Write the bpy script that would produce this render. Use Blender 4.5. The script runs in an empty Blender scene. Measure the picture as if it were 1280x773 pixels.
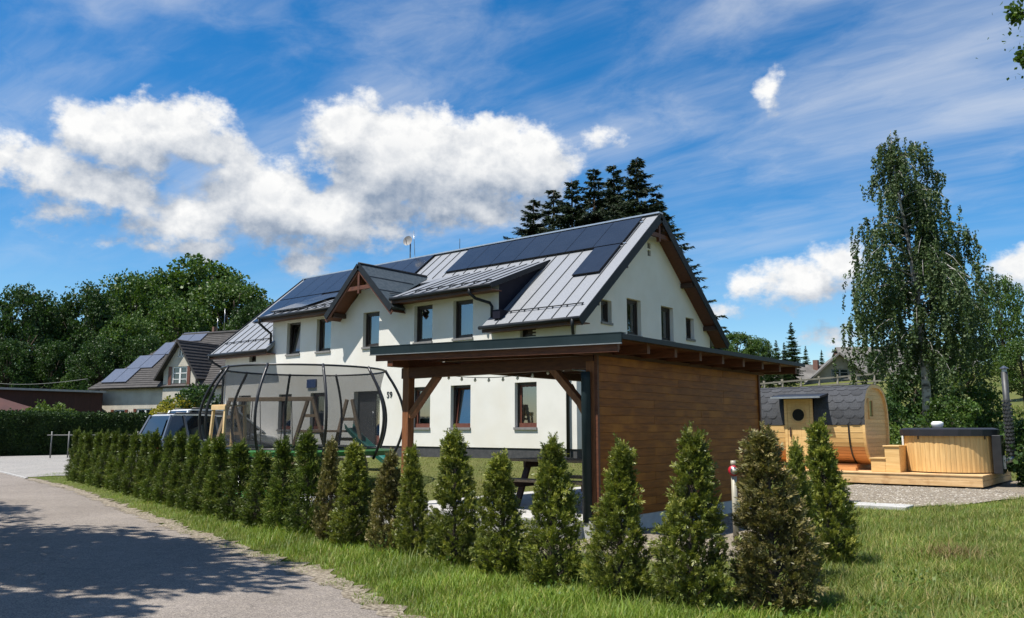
import bpy, bmesh, math, random
import numpy as np
from mathutils import Vector, Matrix
random.seed(7); rng = np.random.default_rng(11)
S = bpy.context.scene; C = S.collection
R_ = math.radians

# ------------------------------------------------------------------ camera, sky, sun, exposure
YAW = R_(39.5); EYE = 1.6
cam = bpy.data.objects.new('camera', bpy.data.cameras.new('camera')); C.objects.link(cam)
cam.location = (0, 0, EYE); cam.rotation_euler = (R_(90) + math.atan(150.5/1037), 0, YAW)
cam.data.sensor_width = 36; cam.data.lens = 36*1037/1280; cam.data.clip_end = 3000; cam.data.clip_start = .05
S.camera = cam
FW = np.array([-math.sin(YAW), math.cos(YAW)]); RT = np.array([math.cos(YAW), math.sin(YAW)])
SUN = Vector((.183, .407, -.895)).normalized()          # direction the light travels
SUN_EL = math.asin(-SUN.z); SUN_ROT = math.atan2(-SUN.x, -SUN.y) % (2*math.pi)
ld = bpy.data.lights.new('sun', 'SUN'); ld.energy = 5.0; ld.angle = R_(.53); ld.color = (1, .955, .88)
lo = bpy.data.objects.new('sun', ld); C.objects.link(lo); lo.rotation_euler = SUN.to_track_quat('-Z', 'Y').to_euler()
S.view_settings.view_transform = 'Standard'; S.view_settings.look = 'None'
S.view_settings.exposure = 0.6; S.view_settings.gamma = 1
S.cycles.max_bounces = 6; S.cycles.diffuse_bounces = 3; S.cycles.glossy_bounces = 3; S.cycles.transmission_bounces = 4; S.cycles.transparent_max_bounces = 16

def nmath(nt, op, a, b=None, c=None, clamp=False):
    n = nt.nodes.new('ShaderNodeMath'); n.operation = op; n.use_clamp = clamp
    for i, v in enumerate((a, b, c)):
        if v is None: continue
        if isinstance(v, (int, float)): n.inputs[i].default_value = v
        else: nt.links.new(v, n.inputs[i])
    return n.outputs[0]
def nvec(nt, op, a, b=None):
    n = nt.nodes.new('ShaderNodeVectorMath'); n.operation = op
    for i, v in enumerate((a, b)):
        if v is None: continue
        if isinstance(v, tuple): n.inputs[i].default_value = v
        else: nt.links.new(v, n.inputs[i])
    return n
def nnoise(nt, vec, scale, detail=6, rough=.55, lac=2.0, dist=0):
    n = nt.nodes.new('ShaderNodeTexNoise'); n.inputs['Scale'].default_value = scale; n.inputs['Detail'].default_value = detail
    n.inputs['Roughness'].default_value = rough; n.inputs['Lacunarity'].default_value = lac; n.inputs['Distortion'].default_value = dist
    nt.links.new(vec, n.inputs['Vector']); return n.outputs[0]
def nmap(nt, val, a, b, c, d, smooth=False):
    n = nt.nodes.new('ShaderNodeMapRange'); nt.links.new(val, n.inputs[0])
    if smooth: n.interpolation_type = 'SMOOTHSTEP'
    for i, v in zip((1, 2, 3, 4), (a, b, c, d)): n.inputs[i].default_value = v
    return n.outputs[0]
def nmix(nt, fac, a, b, mode='MIX'):
    n = nt.nodes.new('ShaderNodeMix'); n.data_type = 'RGBA'; n.blend_type = mode
    for i, v in ((0, fac), (6, a), (7, b)):
        if isinstance(v, (int, float)): n.inputs[i].default_value = v
        elif isinstance(v, tuple): n.inputs[i].default_value = v if len(v) == 4 else (*v, 1)
        else: nt.links.new(v, n.inputs[i])
    return n.outputs[2]

def build_world():
    w = bpy.data.worlds.new('World'); S.world = w; w.use_nodes = True; nt = w.node_tree; nt.nodes.clear()
    out = nt.nodes.new('ShaderNodeOutputWorld'); bg = nt.nodes.new('ShaderNodeBackground'); nt.links.new(bg.outputs[0], out.inputs[0])
    bg.inputs['Strength'].default_value = .098
    sky = nt.nodes.new('ShaderNodeTexSky'); sky.sky_type = 'NISHITA'; sky.sun_disc = False
    sky.sun_elevation = SUN_EL; sky.sun_rotation = SUN_ROT; sky.air_density = 1.0; sky.dust_density = .3; sky.ozone_density = 3.0
    tc = nt.nodes.new('ShaderNodeTexCoord'); d = tc.outputs['Generated']
    sep = nt.nodes.new('ShaderNodeSeparateXYZ'); nt.links.new(d, sep.inputs[0])
    az = nmath(nt, 'ARCTAN2', sep.outputs[0], sep.outputs[1]); el = nmath(nt, 'ARCSINE', sep.outputs[2])
    cmb = nt.nodes.new('ShaderNodeCombineXYZ'); nt.links.new(az, cmb.inputs[0]); nt.links.new(el, cmb.inputs[1])
    ae = cmb.outputs[0]
    # cumulus clouds: centre azimuth, elevation, half width, half height (radians)
    blobs = [(-1.215,.277,.069,.027),(-1.147,.312,.08,.036),(-1.094,.335,.06,.04),(-1.062,.315,.045,.027),(-1.16,.265,.094,.026),(-1.181,.23,.06,.008),
      (-1.071,.234,.085,.028),(-.989,.268,.08,.048),(-.888,.352,.056,.042),(-.829,.322,.111,.06),(-.729,.318,.101,.052),(-.655,.312,.055,.05),(-.904,.252,.138,.04),(-.729,.266,.12,.03),
      (-1.056,.204,.06,.012),(-.935,.188,.029,.015),(-.589,.348,.024,.01),(-.376,.381,.015,.016),(-.417,.165,.03,.02),(-.342,.162,.048,.027),(-.307,.185,.031,.025),(-.437,.136,.022,.012),
      (-.315,.104,.034,.016),(-.132,.165,.034,.023),(.25,.25,.2,.07),(.6,.19,.16,.05),(1.3,.3,.25,.09),(2.1,.2,.3,.07),(2.8,.35,.2,.08),(-2.9,.22,.25,.07),(-2.2,.3,.25,.08),(-1.6,.2,.12,.05)]
    gt = bpy.data.node_groups.new('cloud_density', 'ShaderNodeTree')
    gt.interface.new_socket('P', in_out='INPUT', socket_type='NodeSocketVector'); gt.interface.new_socket('D', in_out='OUTPUT', socket_type='NodeSocketFloat')
    gi = gt.nodes.new('NodeGroupInput'); go = gt.nodes.new('NodeGroupOutput'); P = gi.outputs[0]
    cur = None
    for a, e, ww, hh in blobs:
        q = nvec(gt, 'SUBTRACT', P, (a, e, 0)).outputs[0]; q = nvec(gt, 'MULTIPLY', q, (1/ww, 1/hh, 0)).outputs[0]
        r = nvec(gt, 'LENGTH', q).outputs['Value']; r = nmath(gt, 'MULTIPLY', nmath(gt, 'SUBTRACT', r, 1), min(ww, hh)*22)
        if cur is None: cur = r
        else: cur = nmath(gt, 'SMOOTH_MIN', cur, r, .12)
    sc1 = nvec(gt, 'MULTIPLY', P, (1, 1.35, 1)).outputs[0]
    n1 = nnoise(gt, sc1, 17, 7, .6); n2 = nnoise(gt, sc1, 5.5, 3, .5)
    t = nmath(gt, 'ADD', nmath(gt, 'MULTIPLY', nmath(gt, 'SUBTRACT', n1, .5), 1.9), nmath(gt, 'MULTIPLY', nmath(gt, 'SUBTRACT', n2, .5), .45))
    D = nmath(gt, 'ADD', nmath(gt, 'SUBTRACT', t, cur), .14); gt.links.new(D, go.inputs[0])
    def dens(v):
        n = nt.nodes.new('ShaderNodeGroup'); n.node_tree = gt; nt.links.new(v, n.inputs[0]); return n.outputs[0]
    d0 = dens(ae); d1 = dens(nvec(nt, 'ADD', ae, (-.010, .042, 0)).outputs[0]); 
    mask = nmap(nt, d0, -.02, .42, 0, 1, True)
    lit = nmap(nt, nmath(nt, 'SUBTRACT', d0, d1), -.5, .75, 0, 1)
    na = nnoise(nt, ae, 26, 6, .6); nb2 = nnoise(nt, nvec(nt, 'ADD', ae, (-.004, .010, 0)).outputs[0], 26, 6, .6)
    lit = nmath(nt, 'ADD', nmath(nt, 'MULTIPLY', lit, .84), nmap(nt, nmath(nt, 'SUBTRACT', na, nb2), -.16, .16, -.04, .26), clamp=True)
    thick = nmap(nt, d0, .5, 2.2, 1, .72, True)
    lit = nmath(nt, 'MULTIPLY', lit, thick)
    ccol = nmix(nt, lit, (1.9, 2.4, 3.2, 1), (6.7, 6.7, 6.65, 1))
    # cirrus streaks on a high layer
    inv = nmath(nt, 'DIVIDE', 1, nmath(nt, 'ADD', nmath(nt, 'MAXIMUM', sep.outputs[2], 0), .12))
    pl = nvec(nt, 'SCALE', d); nt.links.new(inv, pl.inputs['Scale']); pl = pl.outputs[0]
    mp = nt.nodes.new('ShaderNodeMapping'); nt.links.new(pl, mp.inputs[0]); mp.inputs['Rotation'].default_value = (0, 0, R_(34)); mp.inputs['Scale'].default_value = (.9, 2.3, 1)
    mp.inputs['Location'].default_value = (.9, .35, 0)
    warp = nnoise(nt, pl, 1.3, 3); wv = nvec(nt, 'ADD', mp.outputs[0], None); cw = nt.nodes.new('ShaderNodeCombineXYZ'); nt.links.new(warp, cw.inputs[0]); nt.links.new(warp, cw.inputs[1]); nt.links.new(cw.outputs[0], wv.inputs[1])
    c1 = nnoise(nt, wv.outputs[0], 1.15, 7, .62); c2 = nnoise(nt, pl, .75, 4, .55)
    ci = nmath(nt, 'ADD', nmath(nt, 'MULTIPLY', c1, .62), nmath(nt, 'MULTIPLY', c2, .5))
    cim = nmap(nt, ci, .47, .80, 0, .72, True)
    cim = nmath(nt, 'MULTIPLY', cim, nmap(nt, el, .1, .3, 0, 1, True))
    hs = nt.nodes.new('ShaderNodeHueSaturation'); hs.inputs['Saturation'].default_value = 1.42; hs.inputs['Value'].default_value = 1.0; nt.links.new(sky.outputs[0], hs.inputs['Color'])
    col = nmix(nt, cim, hs.outputs[0], (4.9, 5.2, 5.7, 1)); col = nmix(nt, mask, col, ccol)
    nt.links.new(col, bg.inputs['Color'])
build_world()

# ------------------------------------------------------------------ materials
MATS = {}
def mat(name, c1, c2=None, scale=4.0, rough=.7, metal=0.0, bump=0.0, bscale=None, stretch=(1, 1, 1), rnd=0.0, spec=.5, c3=None, scale3=1.0, lo=.35, hi=.65, coat=0.0, rvar=0.0, detail=6):
    m = bpy.data.materials.new(name); m.use_nodes = True; nt = m.node_tree; b = nt.nodes['Principled BSDF']
    tc = nt.nodes.new('ShaderNodeTexCoord'); mp = nt.nodes.new('ShaderNodeMapping'); mp.inputs['Scale'].default_value = stretch
    oi = nt.nodes.new('ShaderNodeObjectInfo')
    off = nvec(nt, 'SCALE', oi.outputs['Location']); 
    cx = nt.nodes.new('ShaderNodeCombineXYZ'); r30 = nmath(nt, 'MULTIPLY', oi.outputs['Random'], 37.0 if rnd else 0.0)
    for i in range(3): nt.links.new(r30, cx.inputs[i])
    va = nvec(nt, 'ADD', tc.outputs['Object'], cx.outputs[0]).outputs[0]; nt.nodes.remove(off.id_data.nodes[off.name])
    nt.links.new(va, mp.inputs[0]); v = mp.outputs[0]
    col = None
    if c2 is not None:
        n = nnoise(nt, v, scale, detail); f = nmap(nt, n, lo, hi, 0, 1); col = nmix(nt, f, c1, c2)
        if c3 is not None:
            n3 = nnoise(nt, va, scale3, 5); f3 = nmap(nt, n3, .5, .72, 0, 1); col = nmix(nt, f3, col, c3)
        if rvar: nt.links.new(nmap(nt, n, lo, hi, max(.02, rough-rvar), min(1, rough+rvar)), b.inputs['Roughness'])
    if rnd:
        k = nmap(nt, oi.outputs['Random'], 0, 1, 1-rnd, 1+rnd); cc = nt.nodes.new('ShaderNodeCombineXYZ')
        for i in range(3): nt.links.new(k, cc.inputs[i])
        col = nmix(nt, 1.0, col if col is not None else tuple(c1), cc.outputs[0], 'MULTIPLY')
    if col is None: b.inputs['Base Color'].default_value = (*c1[:3], 1)
    else: nt.links.new(col, b.inputs['Base Color'])
    if not rvar or c2 is None: b.inputs['Roughness'].default_value = rough
    b.inputs['Metallic'].default_value = metal; b.inputs['Specular IOR Level'].default_value = spec; b.inputs['Coat Weight'].default_value = coat
    if bump:
        bn = nt.nodes.new('ShaderNodeBump'); bn.inputs['Strength'].default_value = bump; bn.inputs['Distance'].default_value = .02
        nb = nnoise(nt, v, bscale or scale*4, 8, .65); nt.links.new(nb, bn.inputs['Height']); nt.links.new(bn.outputs[0], b.inputs['Normal'])
    MATS[name] = m; return m
def leafmat(name, cols, rough=.5, trans=.3, spec=.35, tint=False):
    m = bpy.data.materials.new(name); m.use_nodes = True; nt = m.node_tree; b = nt.nodes['Principled BSDF']
    g = nt.nodes.new('ShaderNodeNewGeometry'); r = nt.nodes.new('ShaderNodeValToRGB'); fac = g.outputs['Random Per Island']
    if tint:
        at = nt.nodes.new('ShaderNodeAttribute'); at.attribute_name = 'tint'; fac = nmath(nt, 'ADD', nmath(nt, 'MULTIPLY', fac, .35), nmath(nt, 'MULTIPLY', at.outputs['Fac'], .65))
    nt.links.new(fac, r.inputs[0])
    els = r.color_ramp.elements
    while len(els) < len(cols): els.new(.5)
    for e, (p, c) in zip(els, cols): e.position = p; e.color = (*c, 1)
    tc = nt.nodes.new('ShaderNodeTexCoord'); oi = nt.nodes.new('ShaderNodeObjectInfo')
    n = nnoise(nt, nvec(nt, 'ADD', tc.outputs['Object'], oi.outputs['Location']).outputs[0], 1.1, 3); k = nmap(nt, n, .3, .7, .7, 1.35); cc = nt.nodes.new('ShaderNodeCombineXYZ')
    for i in range(3): nt.links.new(k, cc.inputs[i])
    col = nmix(nt, 1.0, r.outputs[0], cc.outputs[0], 'MULTIPLY')
    nt.links.new(col, b.inputs['Base Color']); b.inputs['Roughness'].default_value = rough; b.inputs['Specular IOR Level'].default_value = spec
    tr = nt.nodes.new('ShaderNodeBsdfTranslucent'); nt.links.new(nmix(nt, 1.0, col, (1.25, 1.3, .6, 1), 'MULTIPLY'), tr.inputs[0])
    mx = nt.nodes.new('ShaderNodeMixShader'); mx.inputs[0].default_value = trans
    nt.links.new(b.outputs[0], mx.inputs[1]); nt.links.new(tr.outputs[0], mx.inputs[2]); nt.links.new(mx.outputs[0], nt.nodes['Material Output'].inputs[0])
    MATS[name] = m; return m
def glassmat(name, tint=(.75, .85, .83), ior=1.6, fac=.16):
    m = bpy.data.materials.new(name); m.use_nodes = True; nt = m.node_tree; nt.nodes.remove(nt.nodes['Principled BSDF'])
    t = nt.nodes.new('ShaderNodeBsdfTransparent'); t.inputs[0].default_value = (*tint, 1); g = nt.nodes.new('ShaderNodeBsdfGlossy'); g.inputs['Roughness'].default_value = .015; g.inputs[0].default_value = (1, 1, 1, 1)
    f = nt.nodes.new('ShaderNodeFresnel'); f.inputs[0].default_value = ior; k = nmath(nt, 'ADD', f.outputs[0], fac, clamp=True)
    mx = nt.nodes.new('ShaderNodeMixShader'); nt.links.new(k, mx.inputs[0]); nt.links.new(t.outputs[0], mx.inputs[1]); nt.links.new(g.outputs[0], mx.inputs[2]); nt.links.new(mx.outputs[0], nt.nodes['Material Output'].inputs[0])
    MATS[name] = m; return m

mat('stucco', (.71, .695, .645), (.665, .65, .598), 1.4, .9, bump=.25, bscale=90, c3=(.65, .62, .545), scale3=.45, spec=.2)
mat('plinth', (.035, .037, .04), (.06, .06, .062), 12, .8, bump=.3, bscale=60)
mat('roofmetal', (.215, .225, .24), (.25, .26, .275), 55, .5, metal=.3, bump=.06, bscale=40, spec=.6, rvar=.06, lo=.42, hi=.6)
mat('roofseam', (.06, .065, .07), None, rough=.5, metal=.3)
mat('darkmetal', (.011, .013, .016), (.017, .020, .024), 5, .5, metal=0, spec=.25)
mat('anthracite', (.013, .024, .028), (.018, .031, .036), 3, .5, spec=.2)
mat('lightmetal', (.55, .57, .6), (.45, .47, .5), 6, .35, metal=.7)
mat('cheek', (.008, .008, .016), (.011, .011, .02), 6, .6, spec=.15)
mat('solar', (.012, .014, .018), (.015, .018, .024), 2, .2, spec=.5, coat=.2)
mat('solarframe', (.01, .01, .012), None, rough=.35, metal=.5)
mat('solarold', (.075, .085, .11), (.10, .11, .14), 8, .3, spec=.9)
mat('whiteframe', (.75, .75, .72), None, rough=.5)
mat('brownwood', (.075, .023, .010), (.135, .044, .018), 6, .55, bump=.25, bscale=30, stretch=(1, 6, 6), rnd=.16)
mat('postwood', (.16, .058, .022), (.25, .098, .036), 5, .55, bump=.25, bscale=22, stretch=(5, 5, .7), rnd=.15)
mat('plankwood', (.155, .041, .004), (.26, .082, .009), 3.2, .42, bump=.15, bscale=16, stretch=(6, 1, 9), rnd=.07, c3=(.36, .125, .015), scale3=1.6, spec=.18)
mat('darkwood', (.035, .016, .01), (.06, .026, .015), 6, .6, stretch=(1, 6, 6), rnd=.2)
mat('frame', (.022, .015, .012), (.03, .02, .016), 5, .4)
mat('framered', (.11, .035, .022), (.14, .05, .03), 6, .45)
mat('sillgrey', (.17, .165, .16), (.21, .2, .19), 9, .6)
mat('curtain', (.32, .36, .34), (.18, .22, .22), 3, .9, stretch=(6, 6, .3), lo=.3, hi=.7)
mat('interior', (.05, .05, .05), None, rough=.9)
mat('pinewood', (.56, .34, .125), (.68, .445, .185), 2.6, .5, bump=.18, bscale=14, stretch=(.8, 5, 9), rnd=.14)
mat('pinestave', (.55, .33, .12), (.68, .44, .18), 2.6, .5, bump=.18, bscale=14, stretch=(7, 7, .7), rnd=.12)
mat('larchdeck', (.52, .32, .14), (.66, .44, .22), 2.2, .6, bump=.2, bscale=14, stretch=(.8, 5, 9), rnd=.12, c3=(.40, .22, .09), scale3=3)
mat('sauna_low', (.50, .215, .07), (.62, .30, .11), 2.6, .45, bump=.15, bscale=14, stretch=(.8, 5, 9), rnd=.1)
mat('shingle', (.028, .03, .034), (.062, .064, .07), 60, .9, bump=.5, bscale=160, rnd=.25)
mat('blackplastic', (.012, .012, .014), (.02, .02, .022), 8, .38)
mat('vinyl', (.014, .015, .02), (.02, .02, .026), 5, .5, bump=.2, bscale=6)
mat('steel', (.3, .31, .32), (.22, .23, .24), 9, .3, metal=.9)
mat('whiteplastic', (.75, .75, .74), None, rough=.4)
mat('concrete', (.34, .33, .315), (.43, .42, .40), 4, .9, bump=.35, bscale=50, c3=(.26, .25, .23), scale3=2)
mat('slabconc', (.36, .355, .34), (.46, .45, .425), 5, .9, bump=.3, bscale=60)
mat('swingwood', (.21, .15, .095), (.30, .22, .145), 5, .7, bump=.2, stretch=(4, 4, 4), rnd=.2)
mat('swingpine', (.6, .42, .2), (.68, .5, .27), 5, .7, rnd=.1)
mat('teal', (.012, .13, .11), (.016, .16, .13), 4, .35)
mat('padgreen', (.018, .10, .016), (.025, .135, .022), 6, .5)
mat('toygreen', (.03, .45, .09), None, rough=.4)
mat('rope', (.05, .05, .05), None, rough=.9)
mat('blueplate', (.02, .05, .16), None, rough=.4)
mat('red', (.35, .012, .02), (.42, .016, .03), 5, .4)
mat('hydpost', (.36, .33, .25), (.30, .28, .21), 7, .5)
mat('carpaint', (.13, .14, .16), (.14, .15, .17), 3, .3, metal=.5, coat=.5)
mat('carsilver', (.55, .57, .6), None, rough=.25, metal=.4, coat=.8)
mat('carwhite', (.72, .73, .73), None, rough=.25, coat=.8)
mat('carglass', (.012, .018, .022), None, rough=.04, spec=.9, coat=.6)
mat('darkpane', (.008, .009, .01), None, rough=.25, spec=.3)
mat('tyre', (.012, .012, .012), None, rough=.8)
mat('redlight', (.3, .01, .01), None, rough=.15, coat=.5)
mat('nbwall', (.52, .48, .40), (.42, .385, .32), 1.6, .95, bump=.5, bscale=22, c3=(.52, .49, .42), scale3=.7)
mat('nbroof', (.024, .021, .02), (.042, .037, .034), 3, .75, bump=.3, bscale=12, rnd=.12)
mat('redroof', (.05, .018, .015), (.075, .027, .021), 2, .8, bump=.4, bscale=20, rnd=.15)
mat('shedred', (.045, .018, .013), (.065, .025, .018), 4, .8, stretch=(3, 3, .4))
mat('oldroof', (.10, .093, .085), (.17, .16, .145), 1.2, .95, bump=.4, bscale=8, c3=(.075, .068, .06), scale3=.5, rnd=.08)
mat('oldwall', (.22, .195, .155), (.30, .27, .215), 1.5, .95, c3=(.15, .13, .10), scale3=.8)
mat('brick', (.17, .085, .06), (.13, .07, .052), 8, .9)
mat('bark', (.06, .045, .034), (.10, .078, .058), 8, .95, bump=.7, bscale=22, stretch=(1, 1, .3))
mat('birchbark', (.40, .385, .36), (.06, .055, .05), 3.5, .9, bump=.4, bscale=14, stretch=(1, 1, 2.2), lo=.46, hi=.62)
mat('bulb', (.7, .7, .65), None, rough=.2)
mat('wire', (.13, .13, .125), None, rough=.6)
glassmat('glass')
# trampoline net: a fine black weave, mostly open
def netmat():
    m = bpy.data.materials.new('net'); m.use_nodes = True; nt = m.node_tree; b = nt.nodes['Principled BSDF']
    b.inputs['Base Color'].default_value = (.012, .013, .015, 1); b.inputs['Roughness'].default_value = .8
    t = nt.nodes.new('ShaderNodeBsdfTransparent'); mx = nt.nodes.new('ShaderNodeMixShader'); mx.inputs[0].default_value = .47
    nt.links.new(t.outputs[0], mx.inputs[1]); nt.links.new(b.outputs[0], mx.inputs[2]); nt.links.new(mx.outputs[0], nt.nodes['Material Output'].inputs[0]); MATS['net'] = m
netmat()
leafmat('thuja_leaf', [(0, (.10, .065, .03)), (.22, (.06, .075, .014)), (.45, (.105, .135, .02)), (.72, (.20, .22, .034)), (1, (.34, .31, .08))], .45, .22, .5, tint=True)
leafmat('thuja_brown', [(0, (.10, .06, .03)), (.25, (.09, .07, .025)), (.5, (.12, .12, .028)), (.72, (.21, .175, .06)), (1, (.34, .26, .14))], .5, .18, .5, tint=True)
leafmat('thuja_far', [(0, (.05, .06, .014)), (.25, (.05, .082, .013)), (.55, (.088, .13, .02)), (.8, (.15, .18, .032)), (1, (.2, .19, .05))], .5, .22, .4, tint=True)
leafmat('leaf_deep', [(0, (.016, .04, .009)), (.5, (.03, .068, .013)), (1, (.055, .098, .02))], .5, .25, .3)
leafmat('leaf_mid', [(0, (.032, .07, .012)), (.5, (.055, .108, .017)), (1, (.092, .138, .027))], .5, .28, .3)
leafmat('leaf_light', [(0, (.05, .095, .016)), (.5, (.085, .14, .022)), (1, (.13, .175, .032))], .5, .3, .3)
leafmat('leaf_birch', [(0, (.03, .058, .02)), (.5, (.055, .09, .03)), (1, (.11, .145, .06))], .5, .25, .2)
leafmat('leaf_yellow', [(0, (.22, .2, .02)), (1, (.34, .31, .035))], .5, .3)
leafmat('needle', [(0, (.012, .026, .012)), (.6, (.022, .04, .016)), (1, (.038, .054, .022))], .6, .08, .3)
leafmat('hedge_leaf', [(0, (.014, .034, .009)), (.6, (.024, .052, .012)), (1, (.05, .09, .018))], .6, .15, .3)
leafmat('grass_verge', [(0, (.085, .15, .016)), (.5, (.145, .22, .026)), (.85, (.21, .26, .042)), (1, (.34, .30, .11))], .5, .32, .3)
leafmat('grass_rough', [(0, (.075, .125, .018)), (.45, (.125, .19, .028)), (.75, (.20, .22, .045)), (1, (.38, .31, .13))], .5, .3, .35)
leafmat('grass_short', [(0, (.10, .115, .03)), (.5, (.145, .155, .04)), (1, (.26, .225, .10))], .6, .25, .2)
leafmat('stone', [(0, (.12, .10, .08)), (.6, (.25, .22, .18)), (1, (.42, .39, .34))], .95, 0, .1)
leafmat('drygrass', [(0, (.16, .11, .05)), (1, (.30, .22, .11))], .7, .15, .2)

# ------------------------------------------------------------------ object helpers
ROOT = {}
def tag(o, label=None, cat=None, group=None, kind=None):
    if label: o['label'] = label
    if cat: o['category'] = cat
    if group: o['group'] = group
    if kind: o['kind'] = kind
    return o
def thing(name, label, cat, loc=(0, 0, 0), group=None):
    o = bpy.data.objects.new(name, None); C.objects.link(o); o.location = loc; o.empty_display_size = .2
    ROOT[o.name] = Vector(loc); return tag(o, label, cat, group)
def link(name, me, m=None, parent=None, loc=None):
    o = bpy.data.objects.new(name, me); C.objects.link(o)
    if m and not me.materials: me.materials.append(MATS[m])
    if parent: o.parent = parent; ROOT[o.name] = ROOT.get(parent.name, Vector((0, 0, 0)))
    if loc: o.location = loc
    return o
class MB:
    def __init__(s): s.v = []; s.f = []
    def add(s, vs, fs):
        k = len(s.v); s.v += [tuple(p) for p in vs]; s.f += [tuple(i+k for i in f) for f in fs]; return s
    def box(s, x0, x1, y0, y1, z0, z1):
        return s.add([(x0,y0,z0),(x1,y0,z0),(x1,y1,z0),(x0,y1,z0),(x0,y0,z1),(x1,y0,z1),(x1,y1,z1),(x0,y1,z1)], [(3,2,1,0),(4,5,6,7),(0,1,5,4),(1,2,6,5),(2,3,7,6),(3,0,4,7)])
    def slab(s, pts, t):          # planar polygon (top face) given thickness downwards along its normal
        p = [Vector(q) for q in pts]; n = Vector((0, 0, 0))
        for i in range(len(p)): n += p[i].cross(p[(i+1) % len(p)])
        n.normalize()
        if n.z < 0: p.reverse(); n = -n
        k = len(p); lo = [q - n*t for q in p]
        return s.add(p+lo, [tuple(range(k)), tuple(range(2*k-1, k-1, -1))] + [(j, i, i+k, j+k) for i, j in ((i, (i+1) % k) for i in range(k))])
    def bar(s, a, b, w, h, up=(0, 0, 1)):   # rectangular bar from a to b
        a = Vector(a); b = Vector(b); d = (b-a).normalized(); u = Vector(up); r = d.cross(u)
        if r.length < 1e-4: r = d.cross(Vector((0, 1, 0)))
        r.normalize(); u = r.cross(d); r *= w/2; u *= h/2
        vs = [a-r-u, a+r-u, a+r+u, a-r+u, b-r-u, b+r-u, b+r+u, b-r+u]
        return s.add(vs, [(0,1,2,3),(7,6,5,4),(1,0,4,5),(2,1,5,6),(3,2,6,7),(0,3,7,4)])
    def tube(s, path, r, n=8, cap=True):
        P = [Vector(p) for p in path]; rr = r if isinstance(r, (list, tuple)) else [r]*len(P); vs = []; prev = None
        for i, p in enumerate(P):
            d = (P[min(i+1, len(P)-1)] - P[max(i-1, 0)]).normalized()
            u = Vector((0, 0, 1)) if abs(d.z) < .95 else Vector((0, 1, 0))
            if prev is not None: u = prev
            x = (d.cross(u)).normalized(); y = x.cross(d); prev = y
            for k in range(n):
                a = 2*math.pi*k/n; vs.append(p + (x*math.cos(a) + y*math.sin(a))*rr[i])
        fs = []
        for i in range(len(P)-1):
            for k in range(n): fs.append((i*n+k, i*n+(k+1) % n, (i+1)*n+(k+1) % n, (i+1)*n+k))
        if cap: fs.append(tuple(range(n-1, -1, -1))); fs.append(tuple((len(P)-1)*n+k for k in range(n)))
        return s.add(vs, fs)
    def lathe(s, c, prof, n=20):
        vs = []; fs = []
        for r, z in prof:
            for k in range(n):
                a = 2*math.pi*k/n; vs.append((c[0]+r*math.cos(a), c[1]+r*math.sin(a), c[2]+z))
        for i in range(len(prof)-1):
            for k in range(n): fs.append((i*n+k, i*n+(k+1) % n, (i+1)*n+(k+1) % n, (i+1)*n+k))
        fs.append(tuple(range(n-1, -1, -1))); fs.append(tuple((len(prof)-1)*n+k for k in range(n)))
        return s.add(vs, fs)
    def build(s, name, m, parent=None, smooth=False, bevel=0, local=False):
        me = bpy.data.meshes.new(name); off = Vector((0, 0, 0))
        if parent is not None and not local: off = ROOT.get(parent.name, off)
        me.from_pydata([(x-off.x, y-off.y, z-off.z) for x, y, z in s.v], [], s.f)
        bm = bmesh.new(); bm.from_mesh(me); bmesh.ops.recalc_face_normals(bm, faces=bm.faces)
        if bevel: bmesh.ops.bevel(bm, geom=bm.edges[:], offset=bevel, segments=1, affect='EDGES', clamp_overlap=True)
        bm.to_mesh(me); bm.free()
        if smooth:
            for p in me.polygons: p.use_smooth = True
        return link(name, me, m, parent)
def bx(name, m, parent, *a, bevel=0): return MB().box(*a).build(name, m, parent, bevel=bevel)
def bar(name, m, parent, a, b, w, h, up=(0, 0, 1), bevel=0): return MB().bar(a, b, w, h, up).build(name, m, parent, bevel=bevel)
def tube(name, m, parent, path, r, n=8): return MB().tube(path, r, n).build(name, m, parent, smooth=True)
def npmesh(name, V, F, k):     # V (n,3), F (m,k)
    me = bpy.data.meshes.new(name); me.vertices.add(len(V)); me.vertices.foreach_set('co', np.ascontiguousarray(V, dtype=np.float32).ravel())
    me.loops.add(F.size); me.loops.foreach_set('vertex_index', np.ascontiguousarray(F, dtype=np.int32).ravel())
    me.polygons.add(len(F)); me.polygons.foreach_set('loop_start', np.arange(0, F.size, k, dtype=np.int32)); me.polygons.foreach_set('loop_total', np.full(len(F), k, dtype=np.int32))
    me.update(calc_edges=True); return me
def unit(a): return a/np.maximum(np.linalg.norm(a, axis=1, keepdims=True), 1e-9)
def leaves(name, P, A, s, wid=.35, B=None):    # rhombic leaves at P along A with length s
    N = len(P); A = unit(A); s = np.asarray(s).reshape(-1, 1)*np.ones((N, 1))
    if B is None: B = rng.normal(size=(N, 3))
    B = unit(np.cross(A, B)); n = np.cross(A, B)
    V = np.empty((N, 4, 3)); V[:, 0] = P; V[:, 1] = P + A*s*.5 + B*s*wid + n*s*.08; V[:, 2] = P + A*s; V[:, 3] = P + A*s*.5 - B*s*wid + n*s*.08
    return npmesh(name, V.reshape(-1, 3), np.arange(4*N).reshape(-1, 4), 4)

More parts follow.
